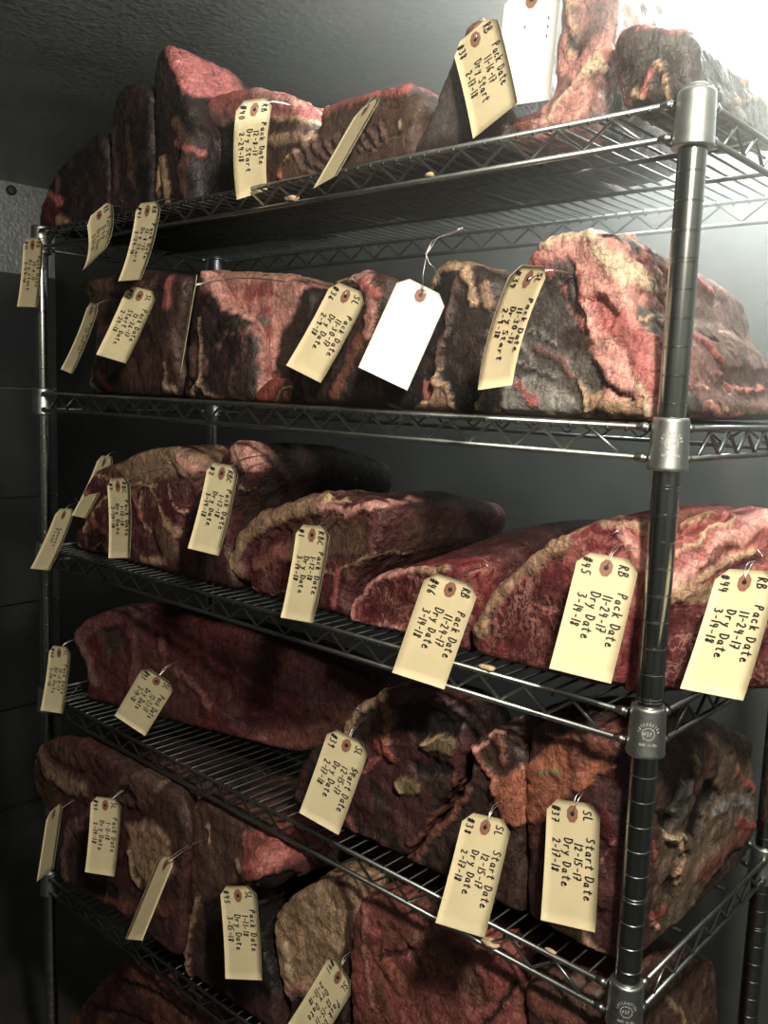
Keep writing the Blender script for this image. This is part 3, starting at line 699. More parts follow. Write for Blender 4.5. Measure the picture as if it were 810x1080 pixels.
meat('rib_roast', 'big marbled rib roast with thick fat cap and dark eye, tagged RB #45', 'meat', 2,
  [(560,716),(530,708),(504,698),(494,680),(498,660),(508,640),(526,615),(548,592),(575,573),(600,560),(635,548),(664,545),(676,552),(680,590),(672,640),(660,700),(655,726),(600,722)], L=.34, y0=.02, base=('lean','dlean'), mat='cut', vox=.003, group=R3,
  side=('rose','brick'), amp=.003, marb=1.0, smarb=.2, prof=[(0,1,1,0,0),(.3,1.02,1.02,.0,0),(.7,1.0,.98,0,0),(1,.9,.88,0,0)],
  marks=[('p','tan',6,4,[(496,672),(500,655),(515,630),(545,595),(580,570),(640,547),(672,548),(676,560),(640,562),(600,580),(570,598),(550,605),(532,628),(518,655),(516,672)]),
   ('p','rose',5,2,[(600,575),(640,556),(675,556),(676,600),(668,660),(655,640),(640,600),(610,590),(590,600)]),('l','lean',4,-1,[(605,566),(630,560),(650,565)]),('l','lean',6,-1,[(625,575),(650,578)]),
   ('l','pink',5,3,[(655,560),(668,580),(672,600)]),('l','brick',7,3,[(500,668),(505,690),(530,702),(565,712)]),('l','black',1.3,-4,[(518,670),(517,655),(523,640)]),('p','dlean',5,-1,[(522,680),(524,650),(540,622),(565,603),(590,605),(602,640),(600,690),(560,695)],1.0),
   ('l','brick',6,2,[(560,700),(600,712),(640,716)]),('l','rose',2,1,[(560,640),(590,650)])])
meat('rib_roast', 'rib roast with a broad streak of pink fat behind the near post, tagged RB #44', 'meat', 2,
  [(662,742),(668,700),(664,655),(672,635),(700,610),(722,572),(745,556),(775,545),(812,540),(850,548),(862,600),(850,700),(830,735),(770,752),(715,750)], u=((-.012,.04,0),52), L=.12, ext=128, base=('lean','dlean'), mat='cut', vox=.003, group=R3,
  side=('dlean','mar'), amp=.003, marb=1.0, cap=.02,
  marks=[('p','rose',5,3,[(600,650),(660,625),(700,585),(740,560),(775,546),(850,540),(870,620),(780,625),(752,612),(742,625),(720,632),(700,640),(680,650)]),
    ('l','pink',7,4,[(700,625),(730,595),(765,568),(812,556)]),('l','fat',6,3,[(706,632),(735,608),(755,592),(790,580)]),('l','fat',3,4,[(714,586),(740,566),(775,552)]),('l','brick',4,-2,[(735,600),(752,582),(770,575)]),
    ('l','red',5,-2,[(705,570),(730,560),(770,548)]),('l','mar',6,-2,[(770,600),(800,592)]),('p','tan',5,1,[(712,632),(740,612),(756,618),(750,635),(728,634)]),
    ('p','dlean',5,-1,[(690,645),(712,634),(730,636),(760,640),(860,650),(850,700),(760,750),(680,745)],1.0),('l','red',8,0,[(690,735),(720,738),(745,735)])])
# ------------------------------------------------------------------ fourth shelf
R4 = 'aging cuts on the fourth shelf'
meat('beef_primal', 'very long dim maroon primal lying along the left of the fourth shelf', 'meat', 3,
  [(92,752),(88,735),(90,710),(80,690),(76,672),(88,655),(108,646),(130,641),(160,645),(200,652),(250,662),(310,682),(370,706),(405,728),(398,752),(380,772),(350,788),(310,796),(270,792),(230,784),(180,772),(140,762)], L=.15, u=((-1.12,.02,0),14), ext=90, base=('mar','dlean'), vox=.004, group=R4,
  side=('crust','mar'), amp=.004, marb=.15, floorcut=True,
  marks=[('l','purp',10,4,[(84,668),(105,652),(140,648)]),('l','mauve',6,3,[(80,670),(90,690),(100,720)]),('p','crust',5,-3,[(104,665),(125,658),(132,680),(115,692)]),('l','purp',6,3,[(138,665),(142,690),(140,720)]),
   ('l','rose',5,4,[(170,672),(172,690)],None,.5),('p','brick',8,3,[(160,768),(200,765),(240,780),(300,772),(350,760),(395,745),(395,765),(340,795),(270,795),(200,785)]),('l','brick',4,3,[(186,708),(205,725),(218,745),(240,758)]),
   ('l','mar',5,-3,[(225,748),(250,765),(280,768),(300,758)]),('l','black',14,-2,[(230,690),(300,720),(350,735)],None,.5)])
meat('short_loin', 'dark cut with an orange fat rim and two yellowish muscles, tagged SL #39', 'meat', 3,
  [(370,892),(340,880),(318,866),(306,846),(310,815),(324,792),(345,775),(365,755),(388,738),(412,728),(440,726),(468,735),(486,755),(490,790),(478,826),(460,856),(440,884),(428,905),(400,905)], L=.15, y0=.02, base=('crust','mar'), vox=.003, group=R4,
  side=('crust','black'), amp=.005,
  marks=[('l','tan',5,6,[(364,770),(376,755),(392,744),(404,735)]),('l','brick',5,4,[(402,740),(412,760),(408,780)]),('l','orange',4,4,[(404,778),(410,790),(414,800)]),('l','red',6,3,[(398,785),(415,800)]),('p','black',5,-6,[(418,745),(450,738),(485,760),(480,782),(440,782),(418,770)]),
   ('l','olive',8,5,[(450,787),(475,786)]),('l','fat',2,4,[(446,785),(470,780)]),('l','olive',7,4,[(422,828),(440,832)]),('l','fat',2.5,4,[(418,824),(424,835)]),('l','black',7,-5,[(440,810),(470,812)]),
   ('l','brick',3,3,[(478,820),(470,850),(445,878),(432,890)]),('l','brown',5,3,[(312,840),(316,860)]),('l','orange',4,3,[(303,858),(307,868)]),('l','brick',5,3,[(320,868),(345,884)]),('l','mar',8,4,[(360,860),(375,890),(400,890)]),
   ('l','brick',5,3,[(370,865),(385,895),(400,902)]),('l','mar',12,4,[(375,820),(390,850)]),('l','rose',4,2,[(385,815),(400,800)])])
meat('short_loin', 'dark mottled cut under an orange flap of fat, tagged SL #38', 'meat', 3,
  [(416,918),(430,906),(446,890),(460,868),(476,848),(488,834),(496,808),(500,780),(515,768),(540,765),(552,790),(552,840),(550,900),(548,968),(500,950),(450,930)], L=.32, y0=.02, base=('crust','dbrown'), vox=.003, group=R4,
  side=('crust','black'), amp=.005,
  marks=[('l','brick',4,4,[(494,832),(480,860),(455,885),(440,900)]),('l','orange',3,5,[(500,788),(508,805),(520,820),(522,835)]),('p','orange',5,5,[(515,825),(545,810),(580,800),(590,850),(560,865),(545,875),(530,870),(522,850)]),
   ('l','brick',5,3,[(520,775),(530,800)]),('l','brick',5,4,[(410,900),(440,908),(450,925)]),('l','pink',2,3,[(498,795),(515,778),(528,774)]),('l','crust',4,-3,[(540,790),(560,800)])])
meat('short_loin', 'large dark cut with orange fat and torn grey-green flank, tagged SL #37', 'meat', 3,
  [(554,972),(550,900),(552,840),(552,790),(560,768),(590,764),(620,764),(650,768),(668,800),(664,900),(656,1000),(652,1034),(600,1010)], L=.36, y0=.02, xs=-.014, base=('crust','mar'), vox=.003, group=R4,
  side=((.13,.095,.068),(.19,.135,.10)), sd=.05, amp=.006, prof=[(0,1,1,0,0),(.22,1.02,1.04,0.004,0),(.38,1.03,1.0,.006,0),(.7,1.03,.80,.006,0),(1,1,.62,.006,0)],
  marks=[('p','orange',6,5,[(545,815),(575,790),(600,770),(620,775),(615,800),(606,830),(590,855),(560,868),(545,870)]),('p','brick',6,4,[(600,770),(650,768),(660,790),(630,800),(606,830)]),
   ('l','orange',7,4,[(612,828),(630,812),(645,808)]),('l','olive',4,2,[(570,815),(590,810)]),('p','tan',5,4,[(560,985),(590,975),(615,980),(640,1010),(652,1030),(640,1034),(605,1012),(604,1000),(590,995)]),
   ('l','rose',6,3,[(615,995),(640,1020)]),('l','dlean',8,2,[(640,850),(645,890)]),('l','rose',2,2,[(630,915),(650,890)]),('l','mar',10,3,[(620,900),(640,950)]),
   ('sp','dbrown',5,3,[(690,800),(725,762),(755,790),(750,830),(720,840),(690,860)]),('sl','olive',5,5,[(726,790),(728,812)]),
   ('sp','black',4,-9,[(735,826),(752,822),(756,842),(742,850),(735,885),(722,875),(728,850)]),('sp','black',3,-7,[(695,860),(708,852),(712,865),(700,880)]),('sp','silver',4,4,[(715,820),(728,820),(722,860),(712,865),(706,850)]),
   ('l','tan',3,4,[(690,930),(700,900)]),('sl','fat',4,5,[(698,875),(712,885),(718,905),(706,925)]),('sl','cream',2.5,4,[(700,880),(722,880)]),('sp','crust',3,-6,[(712,895),(726,895),(722,906)]),
   ('sp','crust',3,-6,[(700,930),(712,918),(712,945),(700,950)]),('sl','tan',3,3,[(708,905),(712,930)]),('sl','silver',6,2,[(750,855),(770,840),(790,850)]),
   ('sl','brick',12,3,[(735,920),(770,885),(800,862)]),('sl','red',4,3,[(684,965),(700,960)]),('sl','pink',2.5,3,[(684,970),(692,975)]),('sp','crust',5,-3,[(720,960),(760,900),(812,870),(812,890),(770,930),(730,975)]),
   ('sl','rose',4,3,[(772,812),(790,830),(805,850)]),('sl','red',3,3,[(775,865),(790,870)]),('sl','orange',3,3,[(690,890),(692,905)])])
# ------------------------------------------------------------------ fifth shelf
R5 = 'aging cuts on the fifth shelf'
meat('shoulder_cut', 'brown cut with overhanging upper lobe, tagged SL #47, left of the fifth shelf', 'meat', 4,
  [(110,958),(88,944),(66,930),(62,905),(66,880),(56,865),(42,848),(33,828),(32,808),(44,784),(70,777),(110,782),(150,800),(178,830),(190,850),(198,880),(192,940),(186,1010),(150,985)], L=.33, y0=-.032, base=('mar','dbrown'), vox=.0035, group=R5, prof=[(0,1,1,0,0),(.035,1,1,0,0),(.11,.80,1,.02,0),(1,.78,.9,.02,0)],
  side=('crust','black'), amp=.005,
  marks=[('l','tan',10,5,[(44,795),(50,810),(70,825),(90,835)],None,.8),('l','brown',10,4,[(60,790),(85,800)]),('l','mar',8,-3,[(80,845),(110,850),(130,840)]),('p','brown',5,5,[(112,842),(125,822),(150,808),(170,810),(165,840),(150,855),(130,850)]),('l','black',4,-4,[(128,838),(134,832),(142,842)]),
    ('l','mauve',7,4,[(68,925),(64,900),(75,872),(95,866)]),('l','crust',14,-2,[(85,900),(90,920)]),('p','tan',8,4,[(132,868),(160,865),(180,885),(185,920),(160,940),(150,930),(136,900)]),('l','fat',4,5,[(138,900),(142,925),(147,930)]),
    ('l','brick',6,3,[(95,940),(120,950),(150,962)]),('l','black',6,-3,[(88,935),(120,942)]),('l','cream',2,2,[(92,948),(94,955)]),('l','tan',2,2,[(36,802),(44,788)]),('l','brick',8,3,[(160,955),(180,960)]),('l','brown',10,2,[(60,850),(50,830)])])
meat('shoulder_cut', 'brown cut with dangling fat strip and raw red bone end, tagged SL #45', 'meat', 4,
  [(194,1036),(192,1000),(190,940),(194,890),(200,850),(220,838),(260,850),(300,872),(322,900),(316,924),(290,938),(276,956),(276,1000),(286,1040),(288,1105),(250,1075)], L=.3, y0=-.005, base=('dbrown','mar'), vox=.0035, group=R5,
  side=('brown','crust'), amp=.005, add=[((290,912),.0,(.034,.045,.042),20)],
  marks=[('p','brown',6,2,[(198,850),(240,850),(300,880),(270,890),(250,930),(215,950),(205,960),(198,900)],None,.9),('p','black',5,-3,[(214,955),(235,945),(290,960),(298,1050),(240,1060),(214,1030)]),('l','tan',3.5,6,[(212,948),(204,968),(199,990),(200,1020),(206,1042)]),('p','rose',4,3,[(256,876),(322,876),(322,908),(296,914),(270,920),(256,915)]),
    ('l','orange',3,3,[(268,908),(280,904)]),('p','black',4,-8,[(266,926),(300,914),(314,920),(312,945),(290,958),(268,948)]),('l','rose',1.5,2,[(280,928),(292,926)]),('l','red',3,3,[(276,912),(292,906)]),('l','tan',3,3,[(250,905),(256,925)]),
    ('l','brown',6,3,[(240,1050),(250,1070)]),('l','fat',1.5,2,[(220,870),(222,890)])])
meat('shoulder_cut', 'block of pale tan fat right of the tag SL #45 on the fifth shelf', 'meat', 4,
  [(300,1112),(302,1060),(292,1030),(286,1000),(284,968),(298,950),(325,934),(340,922),(360,922),(376,936),(374,980),(362,1040),(362,1150)], L=.3, y0=.01, base=('tan','fat'), vox=.0035, group=R5,
  side=('brown','crust'), amp=.006, bs=22,
  marks=[('l','brown',7,-2,[(356,930),(368,960),(362,1020)]),('l','cream',6,3,[(300,1000),(306,1030)]),('l','pink',4,2,[(300,1045),(320,1040)]),('l','brick',6,2,[(298,1065),(305,1080)]),('p','crust',6,-3,[(302,1055),(345,1045),(370,980),(380,1100),(300,1120)])])
meat('chuck_primal', 'huge orange-red slab in the middle of the fifth shelf', 'meat', 4,
  [(370,1170),(366,1060),(364,990),(372,960),(388,944),(410,944),(450,958),(500,980),(540,1005),(548,1060),(548,1280)], L=.32, y0=.012, base=('brick','rose'), vox=.0035, group=R5, bs=20,
  side=('mar','crust'), amp=.006, floorcut=True, gain=.9,
  marks=[('l','pink',4,2,[(388,960),(384,1000),(392,1060)],None,.6),('l','brown',12,-3,[(450,990),(480,1010),(500,1050)],None,.7),('l','orange',8,3,[(400,1010),(420,1040)],None,.6),('l','crust',4,-3,[(400,1010),(430,1000),(440,1015)],None,.8),
    ('l','crust',3,-4,[(510,1080),(530,1055),(545,1040)]),('l','tan',6,3,[(430,990),(460,980)],None,.5)])
meat('chuck_primal', 'brown mottled cut under the near corner of the fourth shelf', 'meat', 4,
  [(552,1290),(552,1060),(560,1022),(590,1022),(625,1044),(640,1060),(640,1340)], L=.34, y0=.012, xs=-.024, base=('brown','mar'), vox=.0035, group=R5, bs=18,
  side=('brown','mar'), amp=.006, prof=[(0,1,1,0,0),(.25,1,1.06,0,0),(.5,1,.9,0,0),(1,.9,.6,0,0)],
  marks=[('l','brick',12,3,[(560,1050),(600,1070)]),('sl','tan',4,2,[(700,1050),(715,1070)])])
# ------------------------------------------------------------------ bottom shelf
meat('chuck_primal', 'dark maroon cut on the bottom shelf in the lower left corner', 'meat', 5,
  [(66,1250),(68,1092),(84,1060),(104,1036),(122,1014),(140,1008),(160,1018),(200,1042),(260,1075),(330,1110),(330,1420),(100,1330)], L=.3, y0=.01, base=('mar','brick'), vox=.005, group='cuts on the bottom shelf', bs=9, amp=.006, gain=.8,
  marks=[('l','crust',2.5,-5,[(90,1062),(130,1070),(170,1090)]),('l','crust',2.5,-5,[(125,1035),(160,1045),(200,1075)]),('l','brick',10,3,[(130,1020),(160,1035)],None,.6)])


# ------------------------------------------------------------------ tags
TL, TW, TC = .1206, .0603, .0115
POSE = {'T1':[-1.1863, -0.0349, -0.0721, -0.0917, 0.044, 0.1213],
 'T2':[-0.9453, -0.0389, -0.0318, -0.5418, -0.538, 0.2698],
 'T3':[-0.8226, -0.0412, -0.0527, -0.2636, 0.0277, 0.0369],
 'T4':[-0.5866, -0.0252, 0.048, 0.4294, -0.37, 1.6088],
 'T5':[-0.4278, -0.0067, 0.0342, -0.5396, -0.0632, -0.2877],
 'T6':[-0.2365, 0.004, 0.0727, -0.1903, -0.4399, 0.017],
 'T7':[-0.1946, 0.0183, 0.0965, -0.1641, -0.0147, 0.2396],
 'T8':[-0.9976, -0.0426, -0.1889, -0.3524, 0.1199, -0.2115],
 'T9':[-0.8657, -0.0379, -0.1699, -0.382, 0.2098, 0.2963],
 'T10':[-0.5818, -0.125, -0.1849, -0.1577, 0.0642, -0.5577],
 'T11':[-0.4423, -0.0181, -0.1886, -0.3355, 0.3408, 0.101],
 'T12':[-0.3107, -0.0248, -0.1929, -0.282, 0.4035, 0.8062],
 'T13':[-0.1374, -0.0668, -0.1952, 0.3686, -0.1061, 1.5855],
 'T14':[-1.1419, -0.0212, -0.5438, -0.5243, -0.096, 0.0855],
 'T15':[-1.0829, 0.0253, -0.4449, -0.4798, -0.0386, -0.0701],
 'T16':[-0.8207, -0.0793, -0.4613, -0.0907, -0.1645, 0.0247],
 'T17':[-0.5974, -0.07, -0.4219, -0.2668, 0.032, 0.1057],
 'T18':[-0.4441, -0.0418, -0.4881, -0.2892, -0.0817, 0.009],
 'T19':[-0.2281, -0.0466, -0.5155, 0.0005, 0.2836, 0.7431],
 'T20':[-0.0485, -0.028, -0.4662, -0.4453, 0.0557, 0.2227],
 'T21':[0.073, -0.0061, -0.4602, -0.5589, -0.1236, -0.179],
 'T22':[-1.1453, -0.0183, -0.8077, -0.2632, -0.1116, 0.2051],
 'T23':[-0.8373, -0.025, -0.7653, 0.274, 0.5482, 0.6764],
 'T24':[-0.3937, -0.0304, -0.7484, -0.1737, 0.2506, 0.2919],
 'T25':[-0.1649, -0.0393, -0.7736, -0.6457, -0.1174, 0.1261],
 'T26':[-0.0656, -0.0108, -0.7334, -0.351, -0.1918, 0.084],
 'T27':[-1.0244, -0.0945, -1.0515, -0.6138, -0.7183, 0.1707],
 'T28':[-0.9241, -0.0502, -1.0197, -0.2813, -0.114, 0.3741],
 'T29':[-0.7572, -0.0635, -1.0528, 0.1681, 0.606, 2.0928],
 'T30':[-0.5343, -0.0636, -1.0066, -0.2571, -0.2673, 0.3514],
 'T31':[-0.416, -0.0219, -1.0784, -0.4417, 0.2518, -0.2101]}
POSE['T28'][:3] = [CP[i]+(POSE['T28'][i]-CP[i])*.972 for i in range(3)]
POSE['T29'][:3] = [CP[i]+(POSE['T29'][i]-CP[i])*.955 for i in range(3)]
PD, DD, SD = 'Pack Date', 'Dry Date', 'Start Date'
DATA = {   # code, number, four lines, curl, card, label
 'T1': ('RB','#12',[PD,'12-8-17','Dry Start','2-24-18'],.003,'manila','leftmost tag of the top shelf, hung against the pale side wall'),
 'T2': ('RB','',[PD,'12-8-17','Dry Start','2-24-18'],.010,'manila','twisted tag on the top shelf edge, second from the left, below a slim black cut'),
 'T3': ('RB','#41',[PD,'12-8-17','Dry Start','2-24-18'],.006,'manila','tag reading RB #41 hung over the top shelf edge'),
 'T4': ('RB','#40',[PD,'12-8-17','Dry Start','2-24-18'],.008,'manila','tag reading RB #40 standing out from meat on the top shelf'),
 'T5': ('','',[],.0,'manila','blank tag turned half edge-on over the top shelf, left of the steep dark grey slab'),
 'T6': ('RB','#38',[PD,'11-16-17','Dry Start','2-17-18'],.003,'manila','manila tag reading RB #38, partly behind a glaring white tag'),
 'T7': ('','',['- - -','','-',''],.0,'white_card','glaring white tag cut by the top of the frame'),
 'T8': ('SL','',[PD,'12-20-17'],.004,'manila','narrow dim tag, leftmost on the second shelf'),
 'T9': ('SL','#42',[PD,'12-26-17',SD,'2-24-18'],.002,'manila','tag reading SL #42 on the second shelf'),
 'T10': ('','',[],.0,'manila','tag seen edge-on as a thin pale line beside the pink wedge of meat'),
 'T11': ('SL','#36',[PD,'11-30-17',DD,'2-9-18'],.003,'manila','tilted tag reading SL #36, left of the blank white tag on the second shelf'),
 'T12': ('','',[],.0,'white_card','blank white tag on a long looped wire on the second shelf'),
 'T13': ('SL','#34',[PD,'11-30-17','Dry Start','2-9-18'],.007,'manila','curled tag reading SL #34 in front of the big dark-faced rib on the second shelf'),
 'T14': ('','',['','Counts','Final',''],.003,'manila','leftmost tag of the third shelf, with two scribbled words'),
 'T15': ('','',['','Cut',''],.004,'manila','dim grey tag leaning behind the RBC #3 tag'),
 'T16': ('RBC','#3',[PD,'1-12-18',DD,'3-14-18'],.003,'manila','tag reading RBC #3 on the third shelf'),
 'T17': ('RBC','#2',[PD,'1-12-18',DD,'3-14-18'],.003,'manila','tag reading RBC #2 on the third shelf'),
 'T18': ('RBC','#1',[PD,'1-12-18',DD,'3-14-18'],.003,'manila','tag reading RBC #1 on the third shelf'),
 'T19': ('RB','#46',[PD,'11-24-17',DD,'3-14-18'],.002,'manila','tag reading RB #46 on the third shelf'),
 'T20': ('RB','#45',[PD,'11-24-17',DD,'3-14-18'],.002,'manila','tag reading RB #45 just left of the near post'),
 'T21': ('RB','#44',[PD,'11-24-17',DD,'3-14-18'],.002,'manila','tag reading RB #44 at the right edge of the frame'),
 'T22': ('SL','#40',[PD,'12-20-17',DD,'3-14-18'],.003,'manila','leftmost tag of the fourth shelf, in front of the far post'),
 'T23': ('SL','#43',[PD,'12-31-17',DD,'3-14-18'],.002,'manila','dim tilted tag reading SL #43 on the long cut of the fourth shelf'),
 'T24': ('SL','#39',[SD,'12-15-17',DD,'2-17-18'],.002,'manila','tag reading SL #39 with a struck-through word on the fourth shelf'),
 'T25': ('SL','#38',[SD,'12-15-17',DD,'2-17-18'],.002,'manila','tag reading SL #38 on the fourth shelf'),
 'T26': ('SL','#37',[SD,'12-15-17',DD,'2-17-18'],.002,'manila','tag reading SL #37 left of the near post on the fourth shelf'),
 'T27': ('','',[],.0,'manila','blank tag beside the far post, lowest left tag of all'),
 'T28': ('SL','#47',[PD,'1-11-18',DD,'3-14-18'],.003,'manila','tag reading SL #47 on the fifth shelf'),
 'T29': ('','',[],.0,'manila','narrow blank tag turned almost edge-on over the fifth shelf'),
 'T30': ('SL','#45',[PD,'1-11-18',DD,'3-15-18'],.003,'manila','tag reading SL #45 on the fifth shelf'),
 'T31': ('SL','#41',[PD,'12-15-17',DD,'2-17-18'],.002,'manila','tag reading SL #41 cut off by the bottom of the frame'),
}
WIRE_TO = {}
def make_tag(key):
    x, y, z, rx, ry, rz = POSE[key]; code, num, lines, curl, card, lab = DATA[key]
    R = rot((rx, ry, rz)); C = np.array([x, y, z]); rnd = random.Random(key)
    tw = rnd.uniform(-.3, .3)
    def at(u, v, off=0.0):
        cu = curl*(4*(u/TL-.5)**2-.33) + curl*tw*(u/TL-.5)*(v/TW-.5)*4
        return C + R @ np.array([v-TW/2, -off-cu*.8, TL/2-u])
    root = empty('paper_tag', at(0.012, TW/2))
    tag(root, ('small ' if False else '')+('white' if card == 'white_card' else 'manila')+' card '+lab if False else lab, 'tag', 'tags hung on the meat')
    # card outline strips along u
    mb = MB(); th = .0004
    us = [0.0, TC*.5, TC] + list(np.linspace(TC, TL, 11)[1:])
    hu, hv, hr = .0125, TW/2, .0026
    def vr(u):
        e = max(0, TC-u); return e, TW-e
    rows = []
    for u in us:
        a, b = vr(u); rows.append([(u, a+(b-a)*i/6) for i in range(7)])
    n = 7
    for s_, off in ((0, th/2), (1, -th/2)):
        vs = [at(u, v, off) for r in rows for u, v in r]
        fs = [(i*n+j, (i+1)*n+j, (i+1)*n+j+1, i*n+j+1) for i in range(len(us)-1) for j in range(n-1)]
        if s_: fs = [f[::-1] for f in fs]
        mb.add(vs, fs)
    m0 = len(us)*n
    rim = [i*n for i in range(len(us))] + [(len(us)-1)*n+j for j in range(1, n)] + [i*n+n-1 for i in reversed(range(len(us)-1))] + [j for j in reversed(range(1, n-1))]
    for a, b in zip(rim, rim[1:]+rim[:1]): mb.f.append((a, b, b+m0, a+m0))
    cardo = mb.build('card', M[card], root)
    # fibre patch round the punched hole
    pb = MB(); oct_ = [(hu+.0078*math.cos(math.pi/8+i*math.pi/4)*1.15, hv+.0068*math.sin(math.pi/8+i*math.pi/4)) for i in range(8)]
    inn = [(hu+hr*math.cos(math.pi/8+i*math.pi/4), hv+hr*math.sin(math.pi/8+i*math.pi/4)) for i in range(8)]
    for sgn in (1, -1):
        vs = [at(u, v, sgn*.0009) for u, v in oct_]+[at(u, v, sgn*.0009) for u, v in inn]
        pb.add(vs, [(i, (i+1)%8, 8+(i+1)%8, 8+i) for i in range(8)])
    pb.build('hole_patch', M['patch'], root, smooth=False)
    hb = MB(); hb.add([at(u, v, .001) for u, v in inn], [tuple(range(8))]); hb.add([at(u, v, -.001) for u, v in inn], [tuple(range(8))])
    hb.build('punched_hole', M['ink'], root, smooth=False)
    # wire
    h0 = at(hu, hv, .0015); h1 = at(hu, hv, -.0015)
    wb = MB()
    tgt = np.array(WIRE_TO.get(key, (h0[0]+rnd.uniform(-.006,.006), max(h0[1]+.03, .025), h0[2]+rnd.uniform(.012, .026))))
    if key == 'T12':
        q = [hit(px, py, (-.33, -.02, 0), (.5,-.86,0)) for px, py in ((446,308),(446,290),(450,268),(462,250),(476,247),(488,241),(490,238),(482,243),(470,247),(456,254),(449,268),(453,278),(459,283))]
        wb.tube([h0]+q+[tgt], .0006, 5)
        wb.tube([h0, (h0+tgt)/2+np.array([.003,-.004,.0]), tgt], .0006, 5)
    else:
        for sg in (-1, 1):
            pts = []
            for i in range(9):
                t = i/8; st = h0 if sg > 0 else h1
                p = st*(1-t)+tgt*t + np.array([sg*.0025*math.sin(math.pi*t)*(1 if rnd.random() > .2 else .5), -.006*math.sin(math.pi*t), .006*math.sin(math.pi*t)])
                pts.append(p)
            wb.tube(pts, .00055, 5)
        if rnd.random() < .5:
            s = rnd.uniform(.012, .03)*rnd.choice((-1,1)); wb.tube([tgt, tgt+np.array([s*.4,-.012,.012]), tgt+np.array([s,-.014,.005])], .0005, 5)
    wb.build('tie_wire', M['wire'], root)
    # handwriting
    if code or num or lines:
        fn = lambda a, b: at(a, b, .0008); pw = .00135
        def ink(name, jobs):
            ib = MB()
            for j in jobs: write(ib, *j, fn, pw, .12, .055, rnd)
            if ib.v: ib.build(name, M['ink'], root, smooth=False)
        if code: ink('handwritten_code', [(code, .0055+rnd.uniform(0,.002), .0445-.001*len(code), .0095, .0058)])
        if num: ink('handwritten_number', [(num, .005+rnd.uniform(0,.002), .0065, .0088, .0062)])
        vpos = (.0465, .0340, .0215, .0085); us0 = (.033, .040, .038, .040)
        jobs = [(l, us0[i]+rnd.uniform(-.002,.002), vpos[i], .0088, .0063) for i, l in enumerate(lines) if l]
        if key == 'T24': jobs += [('----', .034, .047, .007, .006), ('---', .034, .05, .007, .006)]
        ink('handwritten_dates', jobs)
    return root
for key in POSE: make_tag(key)

# ------------------------------------------------------------------ crumbs of fat on the shelf edges
def crumb(px, py, zk, label, r=.004):
    k, dz = zk; c = hit(px, py, (0, -OFF+.004, 0), (0,1,0))
    ztop = zdeck(k, c[0])-dz+WR
    import bmesh
    bm = bmesh.new(); bmesh.ops.create_icosphere(bm, subdivisions=3, radius=r)
    rn = random.Random(px)
    for v in bm.verts:
        v.co *= 1+.35*(math.sin(v.co.x*900+px)+math.cos(v.co.y*800+py)+math.sin(v.co.z*700))/3
        v.co.x *= 1.9; v.co.z *= .8
        if v.co.z < -r*.4: v.co.z = -r*.4
    me = bpy.data.meshes.new('fat_scrap'); bm.to_mesh(me); bm.free()
    me.polygons.foreach_set('use_smooth', [True]*len(me.polygons))
    o = link('fat_scrap', me, M['fatbit']); o.location = (c[0], -OFF+.004, ztop+r*.35)
    tag(o, label, 'scrap', 'scraps of dried fat on the wires')
crumb(308, 224, (0, DZ), 'small pale scrap of fat on the lower wire of the top shelf edge, left part', .006)
crumb(453, 186, (0, DZ), 'white scrap of fat on the lower wire of the top shelf edge, near the middle', .004)
crumb(514, 712, (2, 0), 'pale brown scrap on the top wire of the third shelf edge, right of tag #46', .005)
crumb(517, 990, (3, DZ), 'cream lump of fat on the lower wire of the fourth shelf edge', .006)
crumb(583, 968, (3, 0), 'tiny pale scrap on the top wire of the fourth shelf edge', .003)

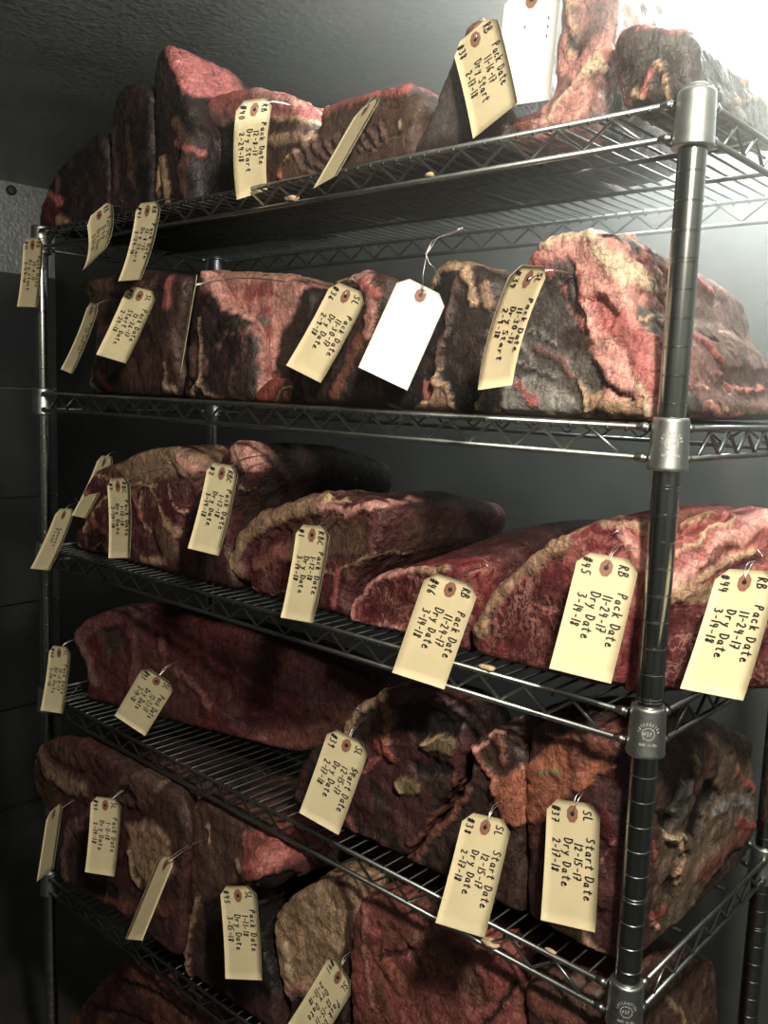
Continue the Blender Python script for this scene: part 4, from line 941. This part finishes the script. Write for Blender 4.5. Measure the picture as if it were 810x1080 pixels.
# ------------------------------------------------------------------ lamps
def lamp(name, label, loc, energy, colr, glow, rad=.06):
    root = empty(name, (loc[0], loc[1], ZC)); tag(root, label, 'lamp')
    mb = MB(); mb.lathe([(.05, ZC), (.055, ZC-.012), (.05, ZC-.03), (.04, ZC-.034)], lambda z: (loc[0], loc[1]), 32)
    mb.build('lamp_base', M['collar'], root)
    g = MB(); zt = ZC-.034
    g.lathe([(.038, zt), (.044, zt-.02), (.046, zt-.05), (.04, zt-.075), (.024, zt-.092), (.004, zt-.098)], lambda z: (loc[0], loc[1]), 32)
    em, nt, b = mat_new(name+'_glass'); b.inputs['Base Color'].default_value = (.9,.9,.85,1)
    b.inputs['Emission Color'].default_value = (*colr, 1); b.inputs['Emission Strength'].default_value = glow
    g.build('glass_globe', em, root)
    ld = bpy.data.lights.new(name, 'POINT'); ld.energy = energy; ld.color = colr; ld.shadow_soft_size = rad
    lo = bpy.data.objects.new('bulb', ld); COL.objects.link(lo); lo.location = (loc[0], loc[1], zt-.10-rad)
    lo.parent = root; lo.matrix_parent_inverse = Matrix.Translation(-Vector(root.location))
lamp('ceiling_lamp', 'bright round ceiling lamp above the right end of the rack', (-.09, .37), 42, (.93,1.0,.93), 40, .05)
lamp('ceiling_lamp', 'warm ceiling lamp over the aisle in front of the rack', (.46, -.60), 64, (1.0,.90,.75), 15, .05)
wd = bpy.data.worlds.new('world'); SC.world = wd; wd.use_nodes = True
wd.node_tree.nodes['Background'].inputs[0].default_value = (.5,.55,.52,1); wd.node_tree.nodes['Background'].inputs[1].default_value = .02

# added mist volume imitating the lamp's veiling glare
m = bpy.data.materials.new('glare_haze'); m.use_nodes = True; nt = m.node_tree; nt.nodes.remove(nt.nodes['Principled BSDF'])
tc = N(nt, 'ShaderNodeTexCoord').outputs['Object']
ln = N(nt, 'ShaderNodeVectorMath', operation='LENGTH'); nt.links.new(tc, ln.inputs[0])
q = mth(nt, 'MAXIMUM', mth(nt, 'SUBTRACT', 1.0, mth(nt, 'DIVIDE', ln.outputs['Value'], .95)), 0.0)
q = mth(nt, 'MULTIPLY', mth(nt, 'MULTIPLY', q, q), 2.8)
vs = N(nt, 'ShaderNodeVolumeScatter'); vs.inputs['Color'].default_value = (.93,1,.95,1); vs.inputs['Anisotropy'].default_value = .2
nt.links.new(q, vs.inputs['Density']); nt.links.new(vs.outputs[0], nt.nodes['Material Output'].inputs['Volume'])
mb = MB(); mb.box((-.95,-.52,-.85), (.95,.225,.10)); o = mb.build('glare_haze', m, smooth=False); o.location = (-.05,.39,.29)
tag(o, 'thin added mist glowing round the lamp above the right end of the rack', 'haze', kind='stuff')
SC.view_settings.view_transform = 'Standard'; SC.view_settings.look = 'None'; SC.view_settings.gamma = 1
SC.view_settings.use_curve_mapping = False; SC.view_settings.exposure = 0.0
